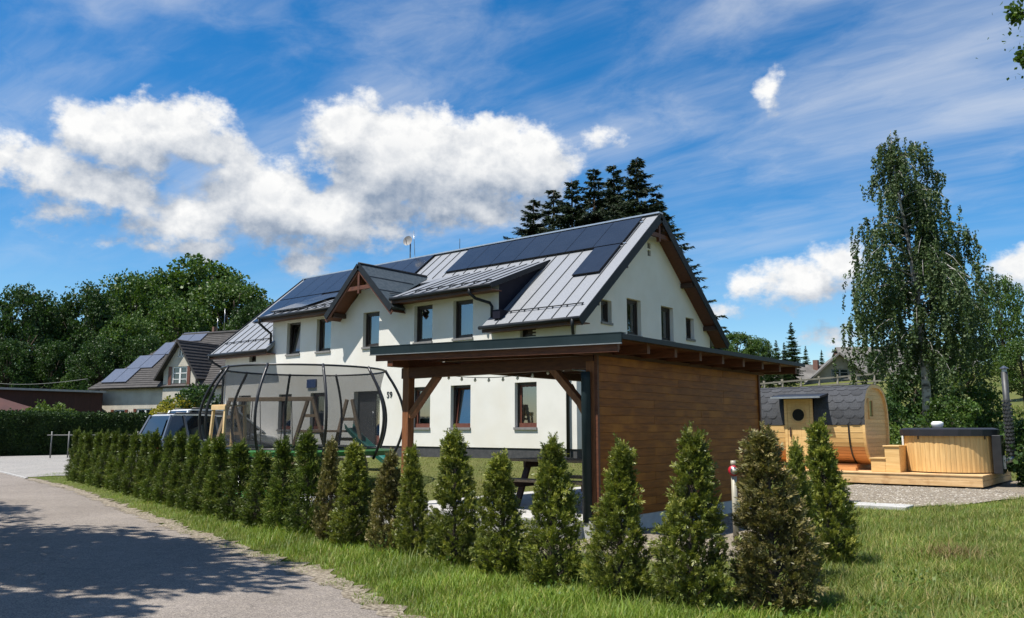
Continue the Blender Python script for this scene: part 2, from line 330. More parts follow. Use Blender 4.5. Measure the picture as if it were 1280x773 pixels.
# ------------------------------------------------------------------ ground
ROADX = np.array([-60, -43, -35.5, -30.3, -23.7, -16.4, -12.2, -10, -7.6, -5.45, -2, 3, 12, 40]); ROADY = np.array([17.2, 13.8, 12.4, 11.35, 10.05, 8.1, 7.0, 6.44, 5.9, 5.11, 4.0, 2.5, .2, -7])
HEDX = np.array([-40, -32, -27.3, -21.5, -17.2, -12.5, -11, -8.7, -6.7, -5.8, -5, -4.28, -3.5, -2.9, -1, 20]); HEDY = np.array([14.5, 12.7, 11.6, 10.3, 9.15, 8.1, 7.8, 7.35, 7.0, 6.85, 6.68, 6.62, 6.6, 6.6, 6.6, 6.6])
def roady(x): return np.interp(x, ROADX, ROADY)
def hedy(x): return np.interp(x, HEDX, HEDY)
def sst(t): t = np.clip(t, 0, 1); return t*t*(3-2*t)
def gz(x, y):
    x = np.asarray(x, float); y = np.asarray(y, float)
    z = .10*sst((y-roady(x)-.05)/1.1)
    w = sst((-9.2-x)/4.5)*sst((x+48)/12); z = z + .62*sst((y-hedy(x)-.4)/10.5)*w
    z = z + .12*sst((y-13)/8)*(1-w)*sst((x+40)/10)
    t = y + .25*x - 23.5; z = z + .105*(np.clip(t, 0, 78) + 0*t)*sst((t+2)/9)
    far = sst((np.abs(x)+np.abs(y)-150)/200)
    return z*(1-far) + 7*far*sst((y+.25*x-20)/60)
def grid(xs, ys, dz=0.0):
    X, Y = np.meshgrid(xs, ys); Z = gz(X, Y)+dz; nx = len(xs); V = np.stack([X, Y, Z], -1).reshape(-1, 3)
    i = np.arange(len(ys)-1)[:, None]*nx + np.arange(nx-1)[None, :]; F = np.stack([i, i+1, i+nx+1, i+nx], -1).reshape(-1, 4); return V, F
def groundmat():
    m = bpy.data.materials.new('groundmat'); m.use_nodes = True; nt = m.node_tree; b = nt.nodes['Principled BSDF']; tc = nt.nodes.new('ShaderNodeTexCoord'); v = tc.outputs['Object']
    n1 = nnoise(nt, v, .5, 6); n2 = nnoise(nt, v, 6, 8, .7); n3 = nnoise(nt, v, 45, 6, .7)
    c = nmix(nt, nmap(nt, n1, .35, .65, 0, 1), (.085, .115, .024), (.125, .135, .036)); c = nmix(nt, nmap(nt, n2, .42, .72, 0, .75), c, (.17, .145, .07)); c = nmix(nt, nmap(nt, n3, .45, .7, 0, .6), c, (.05, .06, .018))
    nt.links.new(c, b.inputs['Base Color']); b.inputs['Roughness'].default_value = .95; b.inputs['Specular IOR Level'].default_value = .1
    bn = nt.nodes.new('ShaderNodeBump'); bn.inputs['Strength'].default_value = .8; bn.inputs['Distance'].default_value = .05; nt.links.new(n3, bn.inputs['Height']); nt.links.new(bn.outputs[0], b.inputs['Normal']); MATS['groundmat'] = m
def asphalt(name, ca, cb, cc):
    m = bpy.data.materials.new(name); m.use_nodes = True; nt = m.node_tree; b = nt.nodes['Principled BSDF']; tc = nt.nodes.new('ShaderNodeTexCoord'); v = tc.outputs['Object']
    n1 = nnoise(nt, v, .55, 5); n2 = nnoise(nt, v, 7, 6, .6); n3 = nnoise(nt, v, 85, 4, .75)
    vo = nt.nodes.new('ShaderNodeTexVoronoi'); vo.inputs['Scale'].default_value = 95; nt.links.new(v, vo.inputs['Vector'])
    c = nmix(nt, nmap(nt, n1, .35, .65, 0, 1), ca, cb); c = nmix(nt, nmap(nt, n2, .45, .75, 0, .55), c, cc)
    vs = nt.nodes.new('ShaderNodeSeparateColor'); nt.links.new(vo.outputs['Color'], vs.inputs[0]); k = nmap(nt, vs.outputs[0], 0, 1, .6, 1.4); kc = nt.nodes.new('ShaderNodeCombineXYZ')
    for i in range(3): nt.links.new(k, kc.inputs[i])
    c = nmix(nt, 1.0, c, kc.outputs[0], 'MULTIPLY')
    # long cracks
    vc = nt.nodes.new('ShaderNodeTexVoronoi'); vc.feature = 'DISTANCE_TO_EDGE'; vc.inputs['Scale'].default_value = .33; wv = nvec(nt, 'ADD', v, None); wn = nt.nodes.new('ShaderNodeTexNoise'); wn.inputs['Scale'].default_value = 1.5; wn.inputs['Detail'].default_value = 6; nt.links.new(v, wn.inputs['Vector']); nt.links.new(wn.outputs['Color'], wv.inputs[1]); nt.links.new(wv.outputs[0], vc.inputs['Vector'])
    c = nmix(nt, nmap(nt, vc.outputs['Distance'], .001, .006, .35, 0), c, (.05, .045, .04))
    nt.links.new(c, b.inputs['Base Color']); b.inputs['Roughness'].default_value = .92; b.inputs['Specular IOR Level'].default_value = .25
    bn = nt.nodes.new('ShaderNodeBump'); bn.inputs['Strength'].default_value = .55; bn.inputs['Distance'].default_value = .012; nt.links.new(nmath(nt, 'ADD', n3, vo.outputs['Distance']), bn.inputs['Height']); nt.links.new(bn.outputs[0], b.inputs['Normal']); MATS[name] = m
groundmat(); asphalt('asphalt', (.185, .16, .138), (.235, .205, .178), (.29, .25, .205)); asphalt('asphalt2', (.235, .225, .21), (.28, .265, .245), (.33, .31, .28))
mat('gravel', (.13, .108, .08), (.33, .285, .22), 26, .95, bump=1.0, bscale=38, c3=(.17, .14, .10), scale3=4, spec=.1, lo=.4, hi=.6)

near = lambda a, b, st: list(np.arange(a, b, st))
xs = [-900, -500, -300, -200, -150] + near(-120, -40, 5) + near(-40, 12, .5) + [14, 18, 24, 34, 50, 80, 130, 250, 500, 900]
ys = [-900, -400, -200, -100, -60, -40, -25, -15, -8] + near(-4, 30, .5) + near(30, 60, 3) + near(60, 130, 5) + [140, 180, 250, 400, 900]
V, F = grid(np.array(xs), np.array(ys), -.012)
g = link('ground', npmesh('ground', V, F, 4), 'groundmat'); tag(g, kind='structure')
def strip(name, m, xs, ylo, yhi, n, dz, kind='structure'):
    V = []; nx = len(xs)
    for j in range(n+1):
        t = j/n
        for i, x in enumerate(xs):
            y = ylo[i]*(1-t) + yhi[i]*t; V.append((x, y, float(gz(x, y))+dz))
    i = np.arange(n)[:, None]*nx + np.arange(nx-1)[None, :]; F = np.stack([i, i+1, i+nx+1, i+nx], -1).reshape(-1, 4)
    return tag(link(name, npmesh(name, np.array(V), F, 4), m), kind=kind)
xr = np.arange(-60, 14, .25); jit = np.convolve(rng.normal(0, .16, len(xr)+4), np.ones(5)/5, 'valid')
strip('road', 'asphalt', xr, roady(xr)-6.2, roady(xr)+jit*.9, 16, .004)
xs_ = np.arange(-30, 8, .1)
strip('road_shoulder', 'gravel', xs_, roady(xs_)-.10+.07*np.sin(xs_*5.3)*np.sin(xs_*1.7)+.05*rng.normal(size=len(xs_)), roady(xs_)+.20+.06*rng.normal(size=len(xs_)), 3, .0085)
xd = np.arange(-52.2, -28.4, .3)
strip('driveway', 'asphalt2', xd, roady(xd)+.03*rng.normal(size=len(xd)) + np.where(xd > -31, (xd+31)*.5, 0), np.interp(xd, [-52.2, -45, -35, -30.5, -28.4], [34, 34, 27, 20, 13.6]) + .08*rng.normal(size=len(xd)), 20, .010)
xk = np.arange(-37, -29.5, .3)
kb = MB()
for i in range(len(xk)-1):
    a, b = xk[i], xk[i+1]-.012; ya, yb = float(roady(a))-.02, float(roady(b))-.02
    kb.bar((a, ya, .02), (b, yb, .02), .08, .04)
kb.build('kerb_edge', 'concrete'); tag(bpy.data.objects['kerb_edge'], kind='structure')
# gravel beside the carport and under the hot tub
xg = np.arange(-6.66, -3.9, .12)
strip('gravel_bed', 'gravel', xg, 8.1+.35*np.sin(xg*3.1)+.1*rng.normal(size=len(xg)), np.minimum(15.6, 15.6-(xg+6.2).clip(0)*3.0)+.12*rng.normal(size=len(xg)), 30, .012)
xg = np.arange(-6.9, -2.85, .12)
strip('gravel_yard', 'gravel', xg, np.interp(xg, [-6.9, -6.3, -5.5, -4.5, -3.6, -2.9], [21.2, 18.6, 17.0, 16.9, 17.9, 20.6])+.18*rng.normal(size=len(xg)), 25.8+.2*rng.normal(size=len(xg)), 24, .012)

# ------------------------------------------------------------------ main house
HX0, HX1, HY0, HY1 = -32.35, -13.87, 19.76, 28.40; YR, ZR = 24.08, 8.77; YE, ZE = 19.30, 4.79; SL = (ZR-ZE)/(YR-YE)
DX0, DX1 = -28.95, -16.83; DYT = 22.35; DYE, DZE = 19.22, 6.10; DZT = ZE+SL*(DYT-YE); DSL = (DZT-DZE)/(DYT-DYE)
def zmain(y): return ZR - SL*abs(y-YR)
def zdorm(y): return DZE + DSL*(y-DYE)
house = thing('house', 'long white rendered house with dark metal roof and solar panels behind the carport', 'house', (-23.1, 24.08, .7))
def wallgrid(u0, u1, z0, top, holes, breaks, P, N, depth):
    """columns along u with sloped top; holes (ua, ub, za, zb); P(u, z, d) -> point, d inward depth"""
    us = sorted(set([u0, u1] + [h[0] for h in holes] + [h[1] for h in holes] + list(breaks))); us = [u for u in us if u0-1e-6 <= u <= u1+1e-6]; m = MB()
    for a, b in zip(us[:-1], us[1:]):
        mid = (a+b)/2; hs = sorted([h for h in holes if h[0] <= mid <= h[1]], key=lambda h: h[2]); z = z0
        for h in hs:
            m.add([P(a, z, 0), P(b, z, 0), P(b, h[2], 0), P(a, h[2], 0)], [(0, 1, 2, 3)]); z = h[3]
        ta, tb = top(a+1e-4), top(b-1e-4)
        m.add([P(a, z, 0), P(b, z, 0), P(b, tb, 0), P(a, ta, 0)], [(0, 1, 2, 3)])
    for ua, ub, za, zb in holes:
        c = [(ua, za), (ub, za), (ub, zb), (ua, zb)]
        for i in range(4):
            p, q = c[i], c[(i+1) % 4]; m.add([P(*p, 0), P(*q, 0), P(*q, depth), P(*p, depth)], [(0, 1, 2, 3)])
    return m
GC = -22.88; GAP = 7.42; GSL = .97
def topf(x):
    t = 4.98 if (x < DX0 or x > DX1) else DZE+DSL*(HY0-DYE)-.12
    if abs(x-GC) < 1.7: t = max(t, GAP-.16-GSL*abs(x-GC))
    return t
up = [(-18.37, 1), (-20.22, 2), (-22.90, 3), (-25.63, 4), (-27.53, 5)]
FH = [(c-.44, c+.44, 4.55, 5.82) for c, _ in up]
FH += [(-16.18, -15.33, 1.66, 3.02), (-18.89, -18.01, 1.66, 3.02), (-20.71, -19.83, 1.66, 3.02)]
FH += [(-26.30, -25.45, 1.60, 2.98), (-28.35, -27.50, 1.60, 2.98), (-31.2, -30.3, 1.2, 3.0), (-23.75, -22.32, .98, 2.96)]
FH += [(-15.97, -15.35, 4.40, 4.74), (-30.55, -30.05, 4.38, 4.72)]
PF = lambda u, z, d: (u, HY0+d, z)
wallgrid(HX0, HX1, 1.04, topf, FH, [DX0, DX1, GC-1.7, GC, GC+1.7, GC-1.15, GC+1.15], PF, 1, .22).build('front_wall', 'stucco', house)
GH = [(21.1, 21.7, 4.86, 5.56), (22.6, 23.47, 4.60, 5.78), (24.8, 25.65, 4.60, 5.78), (26.56, 27.18, 4.80, 5.56), (24.0, 24.2, 7.38, 7.58), (24.0, 24.2, 7.64, 7.84), (22.3, 23.3, 1.7, 3.0), (25.3, 26.3, 1.7, 3.0)]
PG = lambda u, z, d: (HX1-d, u, z)
wallgrid(HY0, HY1, 1.04, lambda y: zmain(y)-.12, GH, [YR], PG, 1, .22).build('gable_wall', 'stucco', house)
MB().add([(HX0, HY0, 1), (HX0, HY1, 1), (HX0, HY1, 4.98), (HX0, YR, zmain(YR)-.12), (HX0, HY0, 4.98)], [(0, 1, 2, 3, 4)]).build('gable_wall', 'stucco', house)
MB().add([(HX0, HY1, 1), (HX1, HY1, 1), (HX1, HY1, 4.98), (HX0, HY1, 4.98)], [(0, 1, 2, 3)]).build('back_wall', 'stucco', house)
bx('plinth', 'plinth', house, HX0+.03, HX1-.03, HY0+.03, HY1-.03, .3, 1.045)
def window(P, ua, ub, za, zb, d, style='casement', tilt=False, sill=True, red=False, curtain=True, curt_z=0):
    """window set d back in its opening; P(u, z, d)"""
    w = MB(); fw = .075; fd = .06
    def pbox(m, u0, u1, z0, z1, d0, d1):
        c = [P(u, z, dd) for dd in (d0, d1) for z in (z0, z1) for u in (u0, u1)]
        return m.add(c, [(0,1,3,2),(4,6,7,5),(0,4,5,1),(2,3,7,6),(0,2,6,4),(1,5,7,3)])
    for a in ((ua, ua+fw, za, zb), (ub-fw, ub, za, zb), (ua+fw, ub-fw, zb-fw, zb), (ua+fw, ub-fw, za, za+fw)): pbox(w, *a, d-fd, d)
    win = w.build('window', 'frame', house)
    iu0, iu1, iz0, iz1 = ua+fw, ub-fw, za+fw, zb-fw; sw = .055
    tl = .13 if tilt else 0
    def q(u, z, dd): return P(u, z, dd + tl*(z-iz0)/(iz1-iz0))
    s = MB()
    def qbox(m, u0, u1, z0, z1, d0, d1):
        c = [q(u, z, dd) for dd in (d0, d1) for z in (z0, z1) for u in (u0, u1)]
        return m.add(c, [(0,1,3,2),(4,6,7,5),(0,4,5,1),(2,3,7,6),(0,2,6,4),(1,5,7,3)])
    for a in ((iu0, iu0+sw, iz0, iz1), (iu1-sw, iu1, iz0, iz1), (iu0+sw, iu1-sw, iz1-sw, iz1), (iu0+sw, iu1-sw, iz0, iz0+sw)): qbox(s, *a, d-.03, d+.03)
    s.build('sash', 'framered' if red else 'frame', win)
    if red: pbox(MB(), ua+fw, ub-fw, za+.005, za+fw+.06, d-fd-.004, d-fd+.01).build('bottom_rail', 'framered', win)
    MB().add([q(iu0+sw, iz0+sw, d), q(iu1-sw, iz0+sw, d), q(iu1-sw, iz1-sw, d), q(iu0+sw, iz1-sw, d)], [(0, 1, 2, 3)]).build('pane', 'glass', win)
    if curtain:
        m = MB(); n = 14; pts = []
        for i in range(n+1):
            u = iu0 + (iu1-iu0)*i/n; dd = d+.30+.03*math.sin(i*2.2); pts += [P(u, iz0+curt_z, dd), P(u, iz1, dd)]
        m.add(pts, [(2*i, 2*i+2, 2*i+3, 2*i+1) for i in range(n)]).build('curtain', 'curtain', win, smooth=True)
    if sill: pbox(MB(), ua-.02, ub+.02, za-.07, za+.004, -.05, d-.02).build('sill', 'sillgrey', win)
    return win
for i, (c, k) in enumerate(up): window(PF, c-.44, c+.44, 4.55, 5.82, .2, tilt=(k == 5), curt_z=(.0, .55, .3, 0, .1)[i])
for i, h in enumerate(FH[5:8]): window(PF, *h, .2, tilt=(i == 1), red=True, curt_z=(0, .25, .1)[i])
for h in FH[8:11]: window(PF, *h, .2, red=True, curt_z=.5)
for h in FH[12:14]:
    window(PF, *h, .2, sill=False, curtain=False)
vf = MB()
for k in range(3): vf.box(-15.5, -15.36, HY0+.03, HY0+.06, 4.45+k*.1, 4.49+k*.1)
vf.build('vent_slat', 'stucco', house)
for i, h in enumerate(GH):
    if i in (4, 5): bx('vent_grille', 'darkmetal', house, HX1-.1, HX1-.08, *h)
    else: window(PG, *h, .2, curt_z=0, curtain=(i != 0))
# entrance door in its recess
dr = MB().box(-23.75, -22.32, HY0+.20, HY0+.26, .98, 2.96).build('door', 'anthracite', house)
bx('door_leaf', 'plinth', dr, -23.6, -22.75, HY0+.17, HY0+.197, 1.02, 2.85); bx('side_light', 'glass', dr, -22.70, -22.40, HY0+.17, HY0+.197, 1.4, 2.85); bx('side_panel', 'framered', dr, -22.70, -22.40, HY0+.17, HY0+.197, 1.02, 1.38)
tube('handle', 'steel', dr, [(-22.83, HY0+.13, 1.75), (-22.83, HY0+.13, 2.25)], .012)
bx('threshold', 'slabconc', house, -23.9, -22.2, HY0-.5, HY0+.02, .5, .97)
bx('meter_box', 'blueplate', house, -26.5, -25.95, HY0-.06, HY0-.002, 3.18, 3.5)
cu = bpy.data.curves.new('number', 'FONT'); cu.body = '59'; cu.size = .30; cu.extrude = .008
to = bpy.data.objects.new('tmp', cu); me = bpy.data.meshes.new_from_object(to); bpy.data.objects.remove(to)
me.transform(Matrix.Translation((-21.98, HY0-.012, 2.70)) @ Matrix.Rotation(R_(90), 4, 'X')); me.transform(Matrix.Translation(-ROOT['house']))
nm = link('house_number', me, None, house); me.materials.clear(); me.materials.append(MATS['darkmetal'])
# roof: front slope in three pieces round the raised dormer, back slope
VX0, VX1 = -32.87, -13.37; T = .14
rf = MB()
def sl(x0, x1, y0, y1): return [(x0, y0, zmain(y0)), (x1, y0, zmain(y0)), (x1, y1, zmain(y1)), (x0, y1, zmain(y1))]
DL, DR_ = DX0-.12, DX1+.12
rf.slab(sl(VX0, DL, YE, YR), T).slab(sl(DX1-.02, VX1, YE, YR), T).slab(sl(DL, DX1-.02, DYT-.02, YR), T)
rf.slab(sl(DL-.0, DX0+.18, YE, HY0+.01), T).slab(sl(-17.15, DX1-.02, YE, HY0-.003), T)
roof = rf.build('roof', 'roofmetal', house)
MB().slab([(VX0, YR, ZR), (VX1, YR, ZR), (VX1, 28.86, zmain(28.86)), (VX0, 28.86, zmain(28.86))], T).build('roof_slope', 'roofmetal', roof)
dm = MB().slab([(DL, DYE, DZE), (GC-1.5, DYE, DZE), (GC-1.0, DYT, DZT), (DL, DYT, DZT)], .13).slab([(GC+1.5, DYE, DZE), (DR_, DYE, DZE), (DR_, DYT, DZT), (GC+1.0, DYT, DZT)], .13).slab([(GC-1.0, DYT-.6, zdorm(DYT-.6)), (GC+1.0, DYT-.6, zdorm(DYT-.6)), (GC+1.0, DYT, DZT), (GC-1.0, DYT, DZT)], .12)
dorm = dm.build('dormer_roof', 'roofmetal', house)
def seam(parent, x, y0, y1, zf, r=.028): bar('seam', 'darkmetal' if r > .03 else 'roofseam', parent, (x, y0, zf(y0)+.012), (x, y1, zf(y1)+.012), .018, .035)
for x in np.arange(VX1-.52, DX1+.2, -.54): seam(roof, x, YE+.02, YR-.06, zmain)
for x in np.arange(DX0-.45, VX0+.2, -.54): seam(roof, x, YE+.02, 21.0, zmain)
for x in np.arange(DX1-.2, DL, -.54): seam(roof, x, DYT+.02, YR-.06, zmain)
for x in np.arange(DR_-.45, GC+1.5, -.54): seam(dorm, x, DYE+.02, DYT-.05, zdorm)
for x in np.arange(GC-1.75, DL+.2, -.54): seam(dorm, x, DYE+.02, DYT-.05, zdorm)
MB().add([(DX1, HY0, zmain(HY0)-.05), (DX1, DYT, DZT-.02), (DX1, HY0, zdorm(HY0)-.03)], [(0, 1, 2)]).build('dormer_cheek', 'cheek', house)
MB().add([(DX0, HY0, zmain(HY0)-.05), (DX0, DYT, DZT-.02), (DX0, HY0, zdorm(HY0)-.03)], [(0, 1, 2)]).build('dormer_cheek', 'cheek', house)
bx('flashing', 'cheek', house, DX1+.002, DX1+.30, HY0-.30, HY0+.35, 5.02, 5.30)
bar('verge_trim', 'darkmetal', house, (DR_, DYE, DZE-.05), (DR_, DYT, DZT-.05), .03, .16)
bar('ridge_cap', 'lightmetal', house, (VX0, YR, ZR+.02), (VX1, YR, ZR+.02), .26, .05)
# verge boards, soffits, purlin ends
for X in (VX1, VX0):
    s_ = 1 if X == VX1 else -1
    for y1 in (YE-.05, 28.9):
        bar('verge_board', 'darkmetal', house, (X+.012*s_, y1, zmain(y1)-.11), (X+.012*s_, YR, ZR-.11), .03, .27)
    a = HX1+.004 if s_ > 0 else HX0-.004
    for y0, y1 in ((YE, YR), (YR, 28.86)):
        MB().slab([(a, y0, zmain(y0)-.155), (X-.01*s_, y0, zmain(y0)-.155), (X-.01*s_, y1, zmain(y1)-.155), (a, y1, zmain(y1)-.155)], .03).build('soffit', 'brownwood', house)
    for y in (20.25, 21.9, 26.3, 27.95, YR-.25, YR+.25):
        bx('purlin_end', 'darkwood', house, min(a, X-.03*s_), max(a, X-.03*s_), y-.07, y+.07, zmain(y)-.36, zmain(y)-.20)
    bar('collar_tie', 'brownwood', house, (X-.12*s_, YR-.82, 8.02), (X-.12*s_, YR+.82, 8.02), .1, .14)
    bar('king_post', 'brownwood', house, (X-.12*s_, YR, 7.82), (X-.12*s_, YR, ZR-.2), .11, .11, (0, 1, 0))
def gutter(x0, x1, y, z): tube('gutter', 'darkmetal', house, [(x0, y-.06, z-.03), (x1, y-.06, z-.03)], .062, 8)
gutter(-17.2, VX1, YE, ZE-.02); gutter(VX0, -28.65, YE, ZE-.02); gutter(DL-.05, GC-1.62, DYE, DZE-.02); gutter(GC+1.62, DR_+.05, DYE, DZE-.02); gutter(VX0, VX1, 28.98, ZE-.02)
for a, b, yy, zz in ((-17.15, VX1, YE, ZE), (VX0, -28.7, YE, ZE), (DL, GC-1.6, DYE, DZE), (GC+1.6, DR_, DYE, DZE)): bx('eave_board', 'darkwood', house, a, b, yy+.02, yy+.05, zz-.2, zz-.04); bx('soffit', 'brownwood', house, a, b, yy+.052, HY0-.002, zz-.18, zz-.15)
# downpipes
def dpipe(x, z0, zb): tube('downpipe', 'darkmetal', house, [(x, YE-.07, z0), (x, YE-.07, z0-.18), (x+.10, YE+.08, z0-.38), (x+.33, HY0-.10, z0-.62), (x+.38, HY0-.08, z0-.85), (x+.38, HY0-.08, zb)], .048, 8)
tube('downpipe', 'darkmetal', house, [(-17.55, DYE-.06, 6.03), (-17.55, DYE-.06, 5.88), (-17.45, DYE+.12, 5.72), (-17.12, HY0-.10, 5.58), (-17.05, HY0-.08, 5.46), (-17.05, HY0-.08, 5.10)], .05, 8)
tube('downpipe', 'darkmetal', house, [(DX0-.10, DYE-.06, 6.03), (DX0-.10, DYE-.06, 5.86), (DX0+.05, DYE+.15, 5.62), (DX0+.06, HY0-.12, 5.45), (DX0+.06, HY0-.12, 5.0)], .05, 8)
tube('downpipe', 'darkmetal', house, [(-13.62, YE-.07, 4.74), (-13.62, YE-.07, 4.55), (-13.75, YE+.15, 4.3), (-14.1, HY0-.09, 4.02), (-14.13, HY0-.08, 3.9), (-14.13, HY0-.08, .8)], .05, 8)
tube('downpipe', 'darkmetal', house, [(VX0+.1, YE-.07, 4.74), (VX0+.1, YE-.07, 4.55), (VX0+.5, HY0-.09, 4.2), (VX0+.55, HY0-.08, 3.9), (VX0+.55, HY0-.08, .8)], .05, 8)
# snow guards
for a, b, y, zf in ((-16.5, -13.6, 19.78, zmain), (-32.6, -29.3, 19.85, zmain), (-31.9, -29.3, 21.5, zmain), (-20.6, -17.0, 19.6, zdorm), (-28.8, -25.0, 19.6, zdorm)):
    sg = tube('snow_guard', 'darkmetal', house, [(a, y, zf(y)+.07), (b, y, zf(y)+.07)], .018, 6)
    for x in np.arange(a+.15, b, .54): bx('clamp', 'roofseam', sg, x-.014, x+.014, y-.02, y+.03, zf(y)-.01, zf(y)+.08)
# cross gable over the third upper window
gab = MB(); GYF = 19.08; GE = 1.78
def gzr(x): return GAP+.08-GSL*abs(x-GC)
for s_ in (-1, 1):
    yb = lambda x: YE+(gzr(x)-ZE)/SL if gzr(x) > DZT else DYE+(gzr(x)-DZE)/DSL
    xe = GC+s_*GE; xm = GC+s_*.22
    ye = max(yb(xe), GYF+.1)
    gab.slab([(GC, GYF, gzr(GC)), (xe, GYF, gzr(xe)), (xe, max(ye, HY0+.05), gzr(xe)), (GC+s_*1.0, yb(GC+s_*1.0)+.12, gzr(GC+s_*1.0)), (GC, yb(GC)+.12, gzr(GC))], .11)
gabo = gab.build('gable_roof', 'greenmetal' if 'greenmetal' in MATS else 'roofdark', house) if False else None
mat('roofdark', (.055, .07, .075), (.085, .10, .105), 9, .5, metal=.3, bump=.06, bscale=40, spec=.5, lo=.42, hi=.6)
gabo = gab.build('gable_roof', 'roofdark', house)
for s_ in (-1, 1):
    xe = GC+s_*(GE+.01)
    bar('verge_board', 'darkmetal', gabo, (GC, GYF-.015, gzr(GC)-.07), (xe, GYF-.015, gzr(xe)-.07), .03, .20, (0, 0, 1))
    bar('barge_board', 'brownwood', gabo, (GC, GYF+.03, gzr(GC)-.20), (xe, GYF+.03, gzr(xe)-.20), .05, .16)
    MB().slab([(GC+s_*.02, GYF+.06, gzr(GC)-.15), (xe, GYF+.06, gzr(xe)-.15), (xe, HY0-.004, gzr(xe)-.15), (GC+s_*.02, HY0-.004, gzr(GC)-.15)], .025).build('soffit', 'brownwood', gabo)
    for k in (.55, 1.1, 1.6):
        x = GC+s_*k; y0, y1 = GYF+.02, 21.8-k*.95
        if s_ > 0 and k < 1.5: bar('seam', 'roofseam', gabo, (x, y0, gzr(x)+.012), (x, y1, gzr(x)+.012), .018, .035)
    bx('bracket', 'darkwood', gabo, xe-s_*.30-.06, xe-s_*.30+.06, GYF+.1, HY0-.003, gzr(xe-s_*.3)-.36, gzr(xe-s_*.3)-.2)
bar('collar_tie', 'brownwood', gabo, (GC-.62, GYF+.07, 6.62), (GC+.62, GYF+.07, 6.62), .09, .14); bar('king_post', 'brownwood', gabo, (GC, GYF+.07, 6.42), (GC, GYF+.07, 7.3), .10, .10, (0, 1, 0))
tube('snow_guard', 'darkmetal', gabo, [(GC+1.25, GYF+.4, gzr(GC+1.25)+.06), (GC+1.25, 20.6, gzr(GC+1.25)+.06)], .016, 6)
tube('ridge_cap', 'darkmetal', gabo, [(GC, GYF, gzr(GC)+.01), (GC, 22.5, gzr(GC)+.01)], .05, 6)
# solar panels (each with a frame)
def panel(x0, x1, y0, y1, zf, m='solar', h=.11):
    p = MB().slab([(x0, y0, zf(y0)+h), (x1, y0, zf(y0)+h), (x1, y1, zf(y1)+h), (x0, y1, zf(y1)+h)], .04).build('solar_panel', 'solarframe', house)
    e = .008; MB().add([(x0+e, y0+e, zf(y0+e)+h+.003), (x1-e, y0+e, zf(y0+e)+h+.003), (x1-e, y1-e, zf(y1-e)+h+.003), (x0+e, y1-e, zf(y1-e)+h+.003)], [(0, 1, 2, 3)]).build('cell_face', m, p)
def arr(x0, x1, n, y0, y1, zf):
    w = (x1-x0)/n
    for i in range(n): panel(x0+i*w+.005, x0+(i+1)*w-.005, y0, y1, zf)
arr(-21.88, -13.96, 7, 22.52, 23.86, zmain); arr(-14.99, -13.96, 1, 21.15, 22.48, zmain)
arr(-32.45, -23.88, 8, 22.44, 23.94, zmain); arr(-32.45, -29.2, 3, 21.05, 22.40, zmain)
arr(-28.95, -24.75, 4, 20.98, 22.32, zdorm); arr(-28.95, -26.85, 2, 19.60, 20.95, zdorm)
for y in (22.6, 23.7): bar('mounting_rail', 'lightmetal', house, (-22.0, y, zmain(y)+.04), (-13.85, y, zmain(y)+.04), .04, .04)
# roof aerials
tube('antenna', 'steel', house, [(-25.2, YR, ZR), (-25.3, YR, ZR+1.25)], .012, 5); 
ms = tube('dish_mast', 'steel', house, [(-25.6, YR+.1, ZR-.1), (-25.6, YR+.1, ZR+.75)], .03, 6)
dl = MB(); 
cen = Vector((-25.62, YR-.05, ZR+.85)); nd = Vector((.35, -.9, .25)).normalized(); ax = nd.cross(Vector((0, 0, 1))).normalized(); ay = ax.cross(nd)
vs = [cen - nd*.05]; fs = []
for r_ in range(1, 4):
    for k in range(16):
        a = k*math.pi/8; rr = r_*.07; vs.append(cen + ax*rr*math.cos(a) + ay*rr*1.1*math.sin(a) - nd*(.05-.05*(r_/3)**2))
for k in range(16): fs.append((0, 1+k, 1+(k+1) % 16))
for r_ in range(2):
    for k in range(16): fs.append((1+r_*16+k, 1+(r_+1)*16+k, 1+(r_+1)*16+(k+1) % 16, 1+r_*16+(k+1) % 16))
dl.add(vs, fs).build('dish', 'sillgrey', ms, smooth=True); tube('feed_arm', 'darkmetal', ms, [cen-ay*.2, cen+nd*.2], .012, 5)
tube('lightning_rod', 'darkmetal', house, [(-22.6, YR, ZR), (-22.6, YR, ZR+.5)], .012, 5)

# ------------------------------------------------------------------ carport
car_port = thing('carport', 'dark stained timber carport with plank side wall and low metal-edged roof', 'carport', (-8.6, 12.8, .2))
CX0, CX1, CY0, CY1 = -10.62, -6.76, 10.05, 15.60; FZ = .33
def croof(x): return 2.90 - (x+5.85)*(-.12/5.2) if False else 2.86 + (-5.85-x)*.024
for x, y in ((CX0, CY0), (CX0, CY1), (CX1, CY0), (CX1, CY1)):
    bx('post', 'postwood', car_port, x-.075, x+.075, y-.075, y+.075, FZ-.005, croof(x)-.30, bevel=.006)
for y in (CY0, CY1): bx('beam', 'brownwood', car_port, CX0-.12, CX1+.05, y-.068, y+.068, 2.475, 2.66, bevel=.005)
for x in (CX0, CX1): bx('side_beam', 'brownwood', car_port, x-.068, x+.068, CY0-.45, CY1+.45, 2.662, croof(x)-.16, bevel=.005)
def brace(a, b): bar('brace', 'postwood', car_port, a, b, .10, .12, (0, 1, 0), bevel=.004)
for y in (CY0, CY1):
    brace((CX0+.06, y, 1.82), (CX0+.72, y, 2.5)); brace((CX1-.06, y, 1.82), (CX1-.72, y, 2.5))
for x in (CX0,):
    brace((x, CY0+.06, 1.85), (x, CY0+.72, 2.55)); brace((x, CY1-.06, 1.85), (x, CY1-.72, 2.55))
RX0, RX1, RY0, RY1 = -11.06, -5.98, 9.58, 16.35
